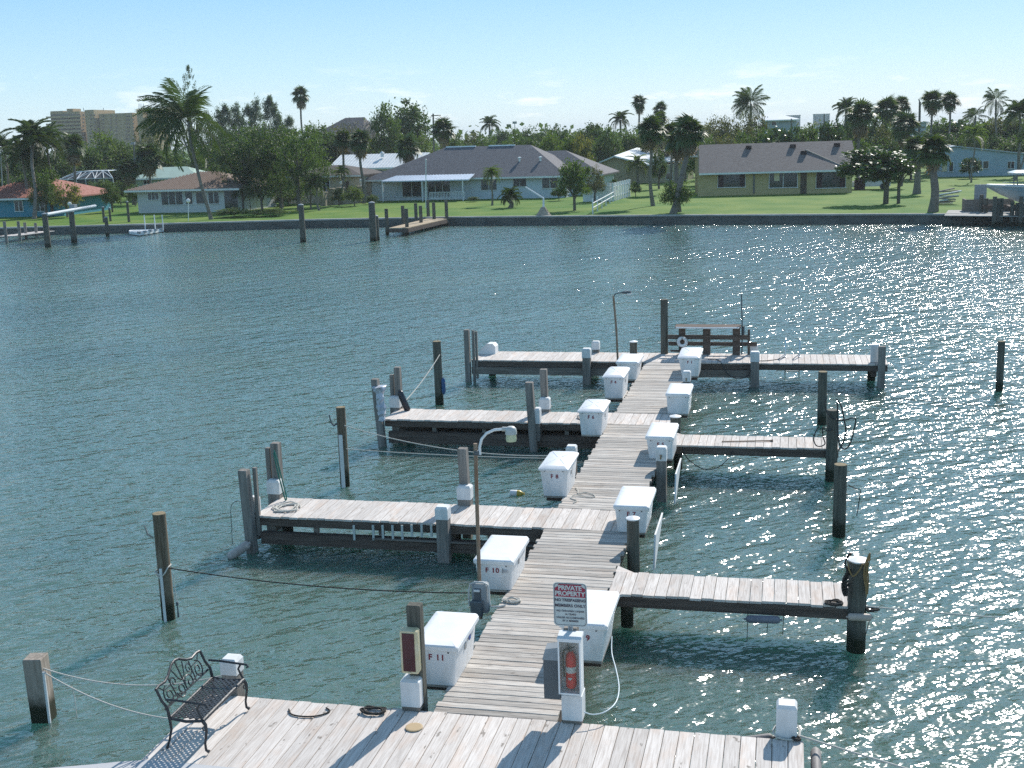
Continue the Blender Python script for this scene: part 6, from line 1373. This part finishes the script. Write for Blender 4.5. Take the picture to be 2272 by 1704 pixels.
t, c = pole('utility_pole', 'slanting grey utility pole behind the cream house', 'utility pole', 297, 400, 318, 138, .12, 'posttimber', zb=GZ); part('lamp', MB().cbox((c.x,137.8,c.z),.5,.3,.3), M['greymetal'], t)
t, c = pole('utility_pole', 'thin dark pole left of the tower block', 'utility pole', 1756, 300, 263, 220, .12, 'pile', zb=GZ)
t, c = pole('utility_pole', 'thin dark pole before the lone tower block', 'utility pole', 1829, 300, 254, 220, .12, 'pile', zb=GZ)
t, c = pole('antenna_mast', 'thin antenna mast on the skyline over the grey roof', 'antenna', 1142, 300, 272, 260, .08, 'greymetal', zb=GZ); part('head', MB().cbox((c.x,260,c.z),.9,.3,.5), M['greymetal'], t)
t, c = pole('street_light', 'pale street light at the left frame edge', 'street light', 1, 400, 340, 130, .08, 'greymetal', zb=GZ); part('arm', MB().tube([(c.x,130,c.z),(c.x+.8,130,c.z+.35)], .07, 6), M['greymetal'], t)
t, c = pole('flagpole', 'bare white flagpole before the awning porch', 'flagpole', 945, 462, 355, gz(945,462,GZ).y, .05, 'white', zb=GZ); part('truck', MB().lathe([(.01,.0),(.08,.05),(.01,.12)], (c.x,c.y,c.z), 8), M['white'], t)
M['globe'] = mat('white_glass_globe', (0.75,0.75,0.74), .3, .5)
for x, yb, yt, Y, lb in ((155,486,457,gz(160,492,GZ).y,'beside the boat lift'),(418,490,450,gz(418,490,GZ).y,'by the seawall before the cream house'),(757,452,410,gz(757,452,GZ).y,'on the left stone pillar'),(801,450,405,gz(801,450,GZ).y,'on the right stone pillar')):
    t, c = pole('globe_lamp', 'white globe lamp %s' % lb, 'lamp', x, yb, yt, Y, .045, 'white', zb=GZ); part('globe', MB().lathe([(.03,-.02),(.15,.06),(.2,.2),(.15,.34),(.02,.4)], (c.x,c.y,c.z), 14), M['globe'], t, True)
M['stone'] = mat('rough_stone', (0.30,0.25,0.19), .9, .2, c2=(0.42,0.36,0.28), scale=3, bump=.6)
gw = thing('garden_wall', 'low stone pillared garden wall before the beige house', 'wall', tuple(gz(770,452,GZ)))
for x, yb, yt in ((719,457,428),(736,455,420),(757,453,418),(801,450,415),(821,446,405)):
    a = gz(x,yb,GZ); zt = gy(x,yt,a.y).z; part('pillar', MB().box(a.x-.32,a.x+.32,a.y-.3,a.y+.3,GZ-.1,zt).box(a.x-.4,a.x+.4,a.y-.38,a.y+.38,zt+.003,zt+.12), M['stone'], gw)
for (x0,y0),(x1,y1) in (((736,455),(757,453)),((757,453),(801,450)),((801,450),(821,446))):
    a, c = gz(x0,y0,GZ), gz(x1,y1,GZ); d = (c-a).normalized(); n = Vector((-d.y,d.x,0))*.12; a += d*.42; c -= d*.42
    part('panel', MB().loft([[a-n,c-n,c+n,a+n],[p+Vector((0,0,.8)) for p in (a-n,c-n,c+n,a+n)]]), M['stone'], gw)
# white post fence and pipe rail between the lawns
fn = thing('post_fence', 'white fence of tall square posts between two lawns', 'fence', tuple(gz(1392,430,GZ)))
a, c = gz(*zC(885,1205),GZ), gz(*zC(1020,1165),GZ)
for i in range(8):
    p = a.lerp(c, i/7); zt = GZ+1.9; part('post', MB().box(p.x-.10,p.x+.10,p.y-.1,p.y+.1,GZ-.1,zt), M['trim'], fn)
d = (c-a).normalized()
for z in (GZ+.5, GZ+1.5): part('rail', MB().tube([a+Vector((0,0,z-GZ))+Vector((0,.16,0)), c+Vector((0,0,z-GZ))+Vector((0,.16,0))], .045, 6), M['trim'], fn)
part('panel', MB().loft([[a+Vector((-3.2,.3,0)),a+Vector((-.2,.3,0)),a+Vector((-.2,.36,0)),a+Vector((-3.2,.36,0))],[p+Vector((0,0,1.9)) for p in (a+Vector((-3.2,.3,0)),a+Vector((-.2,.3,0)),a+Vector((-.2,.36,0)),a+Vector((-3.2,.36,0)))]]), M['trim'], fn)
pr_ = thing('pipe_rail', 'white pipe railing running from the seawall to the post fence', 'railing', tuple(gz(1318,476,GZ)))
a, c = gz(*zC(720,1310),GZ), gz(*zC(890,1205),GZ)
for i in range(6):
    p = a.lerp(c, i/5); part('post', MB().tube([p, p+Vector((0,0,1.35 if i < 2 else 1.0))], .06, 8), M['trim'], pr_)
for z in (.95,.55): part('rail', MB().tube([a+Vector((0,0,z)), c+Vector((0,0,z))], .05, 8), M['trim'], pr_)
# davit on the seawall
p = gz(1206,478,GZ); dv = thing('davit', 'white boat davit arm on the seawall', 'davit', tuple(p))
e1, e2 = gy(1206,440,p.y), gy(1166,415,p.y); part('mast', MB().tube([p,(e1.x,p.y,e1.z)], [.12,.08], 8), M['trim'], dv, True); part('boom', MB().tube([(e1.x,p.y,e1.z),(e2.x,p.y,e2.z)], .07, 8), M['trim'], dv, True)
part('base', MB().lathe([(.7,GZ+.004),(.45,GZ+.35),(.2,GZ+.75)], (p.x,p.y,0), 10), M['stone'], dv)
# small dock in the middle of the far shore
def planks_between(t, A, B, Cc, D, n, m, th=.06):   # A-B near edge, D-C far edge
    for i in range(n):
        k0, k1 = (i+.04)/n, (i+.96)/n; part('plank', MB().slab([[A.lerp(D,k0),B.lerp(Cc,k0),B.lerp(Cc,k1),A.lerp(D,k1)]], th), m, t)
M['fardeck'] = wood('tan_far_dock_wood', (0.50,0.40,0.27), (0.36,0.28,0.19), .1, .3, .3)
zd = .95; fd = thing('far_dock', 'small tan plank dock with tall dark posts below the awning porch', 'dock', tuple(gz(930,497,zd)))
A, B, Cc, D = gz(*zB(1115,1422),zd), gz(*zB(1270,1420),zd), gz(*zB(1590,1347),zd), gz(*zB(1470,1335),zd); planks_between(fd, A, B, Cc, D, 26, M['fardeck'])
part('edge_beam', MB().slab([[A+Vector((0,-.05,-.08)),B+Vector((0,-.05,-.08)),B+Vector((0,.05,-.08)),A+Vector((0,.05,-.08))]], .3), M['beam'], fd); part('edge_beam', MB().slab([[B+Vector((-.05,0,-.08)),Cc+Vector((-.05,0,-.08)),Cc+Vector((.05,0,-.08)),B+Vector((.05,0,-.08))]], .3), M['beam'], fd)
for x, yt, yb in ((1105,1265,1480),(1268,1265,1480),(1235,1240,1390),(1383,1240,1440),(1340,1220,1350),(1490,1215,1410),(1440,1200,1340),(1590,1200,1345)):
    # stands along the dock edges
    q_ = zB(x,yb); front = x in (1105,1268,1383,1490,1590)
    a = gz(*q_, WZ) if x in (1105,1268,1383,1490) else gz(*q_, zd)
    zt = gy(*zB(x,yt), a.y).z; part('post', MB().tube([(a.x,a.y,-1),(a.x,a.y,zt)], [.17,.15], 8), M['pile'], fd, True)
def far_pile(label, x, yb, yt, r=.2, m='pile', square=False):
    a = gz(x,yb,WZ); zt = gy(x,yt,a.y).z; t = thing('far_piling', label, 'pile', (a.x,a.y,WZ), 'pilings off the far shore'); part('shaft', MB().tube([(a.x,a.y,-1),(a.x,a.y,zt)], [r*1.1,r*.92], 10), M[m], t, True)
    part('cap', MB().lathe([(r*.98,zt),(r*.9,zt+.05),(.01,zt+.12)], (a.x,a.y,0), 10), M['greymetal'], t); return t
far_pile('lone dark piling off the shore below the beige house', 673, 537, 455, .23); far_pile('tall dark piling beside a shorter one near small tan dock', 829, 535, 450, .27); far_pile('short dark piling touching a taller one near small tan dock', 837, 533, 480, .2)
far_pile('near thick piling of the boat lift by the turquoise house', 107, 549, 475, .25); far_pile('far thick piling of the boat lift by the turquoise house', 165, 538, 470, .25)
far_pile('dark piling nearest the lawn edge beside the boat lift', 239, 524, 483, .17); far_pile('dark piling by the seawall before the cream house', 288, 510, 448, .13); far_pile('leaning dark piling near lawn beside the boat lift', 233, 511, 460, .13); far_pile('thin dark piling near lawn beside the boat lift', 247, 508, 462, .12)
a = gz(107,549,WZ); c = gz(165,538,WZ)
q6 = Q(0,440,6.144)
bl = thing('lift_beam', 'white boat lift beam across two thick pilings', 'lift beam', tuple(gy(*q6(900,170), a.y))); e1 = gy(*q6(640,218), a.y); e2 = gy(*q6(1030,150), c.y); e3 = e2+(e2-e1)*.75
part('beam', MB().tube([e1,e2,e3], .12, 8), M['trim'], bl, True); part('motor', MB().cbox(tuple(e2+Vector((-.2,0,.25))),.5,.4,.35), M['greymetal'], bl)
ld_ = thing('side_dock', 'low white edged dock with thin posts before the turquoise house', 'dock', tuple(gz(30,525,.8)))
A, B = gz(*q6(-60,520),.8), gz(*q6(480,452),.8); planks_between(ld_, A, A+Vector((1.6,0.6,0)), B+Vector((1.6,.6,0)), B, 24, M['finger'])
part('edge', MB().tube([A+Vector((.2,-.1,-.15)) if False else A+Vector((0,-.05,-.1)), B+Vector((0,-.05,-.1))], .1, 6), M['trim'], ld_)
for x, yt, yb in ((92,315,612),(277,312,582),(360,328,552),(503,335,542)):
    p = gz(*q6(x,yb), WZ); zt = gy(*q6(x,yt), p.y).z; part('post', MB().tube([(p.x,p.y,-1),(p.x,p.y,zt)], .13, 8), M['posttimber'], ld_, True)
for x in (95,280,360,505): pass
fl = thing('floating_platform', 'white floating platform by the seawall before the cream house', 'platform', tuple(gz(325,512,WZ)))
pl = [gz(*zA(*k), WZ+.12) for k in ((1055,1465),(1140,1478),(1340,1445),(1340,1428),(1150,1428),(1060,1450))]
part('deck', MB().slab([[p+Vector((0,0,.15)) for p in pl]], .22), M['trim'], fl)
for x in (1190,1272,1336): p = gz(*zA(x,1440),WZ+.2); part('post', MB().tube([p, p+Vector((0,0,1.4))], .05, 6), M['trim'], fl)
for i in range(5): p = pl[1].lerp(pl[2], i/4.5)+Vector((0,0,.2)); part('cleat', MB().cbox(tuple(p), .3,.2,.18), M['greymetal'], fl)
# boat on its lift at the right edge
M['gel'] = mat('white_gelcoat', (0.62,0.64,0.65), .3, .5); M['hullshade'] = mat('white_hull_in_shade', (0.34,0.41,0.44), .35, .5); M['hullsideshade'] = mat('hull_side_in_shade', (0.30,0.40,0.45), .3, .5)  # blue-grey hull tones put the backlit side's shade into the colour
Yb = 97.0; bz = gy(2200,430,Yb).z; bx = gy(2189,411,Yb).x
bt_ = thing('motor_boat', 'white centre console motor boat with hard top raised on a lift', 'boat', (bx+4, Yb, bz-1))
zs = gy(2189,411,Yb).z; L_ = 8.2; rings = []
for k in range(9):
    u = k/8; x = bx+L_*u; hw = 1.5*(1-(1-min(1,u*1.7))**2.2)+.02; top = zs-.30*min(1,u*1.5); keel = zs-.15-1.9*min(1,u*2.0)**.85
    rings.append([(x,Yb-hw,top),(x,Yb-hw*.92,top-.10-.35*min(1,u*2)),(x+.0,Yb-hw*.55,keel+.25*(1-u)),(x,Yb,keel),(x,Yb+hw*.55,keel+.25*(1-u)),(x,Yb+hw*.92,top-.10-.35*min(1,u*2)),(x,Yb+hw,top)])
part('hull', MB().loft(rings), M['hullshade'], bt_, True)
part('hull_side', MB().loft([[(r_[0][0],r_[0][1]-.015,r_[0][2]-.16),(r_[1][0],r_[1][1]-.015,r_[1][2]-.05)] for r_ in rings[1:]], cap=False, closed=False), M['hullsideshade'], bt_)
part('gunwale', MB().tube([(r_[0][0],r_[0][1],r_[0][2]+.03) for r_ in rings], .07, 7).tube([(r_[6][0],r_[6][1],r_[6][2]+.03) for r_ in rings], .07, 7), M['gel'], bt_, True)
part('console', MB().loft([rect(bx+3.6,bx+4.9,Yb-.5,Yb+.5,zs-.5), rect(bx+3.8,bx+4.8,Yb-.45,Yb+.45,zs+.7)]), M['gel'], bt_)
part('windscreen', MB().loft([rect(bx+3.75,bx+3.8,Yb-.45,Yb+.45,zs+.71), rect(bx+4.1,bx+4.15,Yb-.4,Yb+.4,zs+1.25)]), M['glass'], bt_)
zt = gy(2240,385,Yb).z; x0 = gy(2240,385,Yb).x
part('hard_top', MB().loft([rrect(x0,x0+3.0,Yb-1.0,Yb+1.0,zt-.05,.3,4), rrect(x0-.05,x0+3.05,Yb-1.05,Yb+1.05,zt+.08,.3,4), rrect(x0+.4,x0+2.7,Yb-.7,Yb+.7,zt+.22,.2,4)]), M['gel'], bt_, True)
for x in (x0+.5,x0+1.9):
    for y in (-.75,.75): part('top_leg', MB().tube([(x,Yb+y,zs-.3),(x-.1,Yb+y,zt-.04)], .04, 6), M['darkmetal'], bt_)
part('bow_rail', MB().tube([(rings[k][0][0],rings[k][0][1]+.1,rings[k][0][2]+.28) for k in range(1,5)], .025, 6), M['steel'], bt_)
lf = thing('boat_lift', 'dark timber boat lift with cross beams under the motor boat', 'boat lift', (bx+4, Yb, WZ))
for x, yt, yb, dy in ((2204,436,514,-2.3),(2262,436,520,-2.3),(2212,440,512,-1.9),(2219,440,512,-1.7),(2243,447,520,-1.9),(2254,450,520,-1.9),(2266,452,520,-1.8),(2175,432,498,2.2),(2186,440,496,2.0),(2290,450,520,-1.8),(2285,430,500,2)):
    p = gy(x,yb,Yb+dy); zt_ = gy(x,yt,Yb+dy).z; part('piling', MB().tube([(p.x,Yb+dy,-1),(p.x,Yb+dy,zt_)], [.17,.15], 8), M['pile'], lf, True)
pa = gy(2205,444,Yb-1.9); part('cradle_beam', MB().box(pa.x-.2,pa.x+9,Yb-1.75,Yb-1.55,zs-1.85,zs-1.6), M['beam'], lf); part('cradle_beam', MB().box(pa.x-.2,pa.x+9,Yb+1.7,Yb+1.9,zs-1.85,zs-1.6), M['beam'], lf)
for x in (pa.x+1.6, pa.x+4.5): part('cross_beam', MB().box(x-.12,x+.12,Yb-1.53,Yb+1.68,zs-1.82,zs-1.62), M['beam'], lf)
# things on the right lawn
pt = [gz(x,y,GZ+.006) for x,y in ((2095,478),(2300,480),(2300,466),(2104,466))]
tag(put('patio', mesh_of('patio', MB().slab([pt], .05), M['seacap'])), kind='structure')
lm = thing('lumber_pile', 'untidy stack of grey boards on the lawn beside the stout palm', 'lumber', tuple(gz(2098,455,GZ))); rd = random.Random(8); p = gz(2098,453,GZ)
for i in range(12): part('board', MB().cbox((p.x+rd.uniform(-.3,.3),p.y+rd.uniform(-.5,.5),GZ+.08+i*.10), 1.9+rd.uniform(-.4,.3), .24, .09, Euler((0,rd.uniform(-.18,.06),rd.uniform(-.3,.3))).to_matrix()), M['posttimber' if i%3 else 'whitepost'], lm)
tb = thing('planter_box', 'low brown timber retaining box beside the concrete patio', 'planter', tuple(gz(2175,464,GZ))); a = gz(2140,470,GZ); part('front', MB().box(a.x,a.x+3.6,a.y,a.y+.15,GZ,GZ+.95), M['oldbeam'], tb); part('side', MB().box(a.x,a.x+.15,a.y+.152,a.y+1.6,GZ,GZ+.95), M['oldbeam'], tb); part('side', MB().box(a.x+3.45,a.x+3.6,a.y+.152,a.y+1.6,GZ,GZ+.95), M['oldbeam'], tb); part('back_panel', MB().box(a.x+.7,a.x+1.6,a.y+.2,a.y+.3,GZ+.6,GZ+2.1), M['greymetal'], tb)
cg = thing('cooking_grill', 'dark covered grill standing at the end of the yellow house', 'grill', tuple(gz(1907,421,GZ))); p = gz(1907,421,GZ); part('cover', MB().loft([rect(p.x-.55,p.x+.55,p.y-.4,p.y+.4,GZ),rect(p.x-.55,p.x+.55,p.y-.4,p.y+.4,GZ+1.0),rect(p.x-.4,p.x+.4,p.y-.3,p.y+.3,GZ+1.25)]), M['shutter'], cg); part('lid', MB().lathe([(.3,GZ+1.252),(.2,GZ+1.38),(.02,GZ+1.42)], (p.x,p.y,0), 10), M['darkmetal'], cg)
# parked white car behind the sea grape
p = gz(1930,420,GZ); pc_ = thing('parked_car', 'white car parked behind the sea grape tree', 'car', tuple(p))
pr = [(-2.1,.35),(-2.1,.85),(-1.3,.95),(-.7,1.42),(.8,1.42),(1.4,.98),(2.1,.85),(2.1,.35)]
part('body', MB().loft([[(p.x+a,p.y-.85,GZ+z) for a,z in pr],[(p.x+a,p.y+.85,GZ+z) for a,z in pr]]), M['gel'], pc_, True)
for x in (-1.3,1.3): part('wheel', MB().lathe([(.32,-.1),(.33,.0),(.32,.1)], (p.x+x,p.y-.8,GZ+.33), 14, 'y'), M['hose'], pc_)
part('window', MB().loft([[(p.x+a,p.y-.865,GZ+z) for a,z in ((-1.1,.98),(-.65,1.36),(.75,1.36),(1.25,.98))],[(p.x+a,p.y-.852,GZ+z) for a,z in ((-1.1,.98),(-.65,1.36),(.75,1.36),(1.25,.98))]]), M['glass'], pc_)

# =================================================================== SEA HAZE
hz = put('haze', mesh_of('haze', MB().box(-3600,3600,-75,5200,-13,42), None)); tag(hz, 'thin pale sea haze', 'haze', kind='stuff')
hmn = bpy.data.materials.new('sea_haze'); hmn.use_nodes = True; t = hmn.node_tree; t.nodes.clear()
ho = N(t,'ShaderNodeOutputMaterial'); hv = N(t,'ShaderNodeVolumePrincipled'); hv.inputs['Density'].default_value = 0.00024; hv.inputs['Color'].default_value = (0.90,0.95,1.0,1); hv.inputs['Anisotropy'].default_value = 0.1
t.links.new(hv.outputs[0], ho.inputs['Volume']); hz.data.materials.append(hmn)
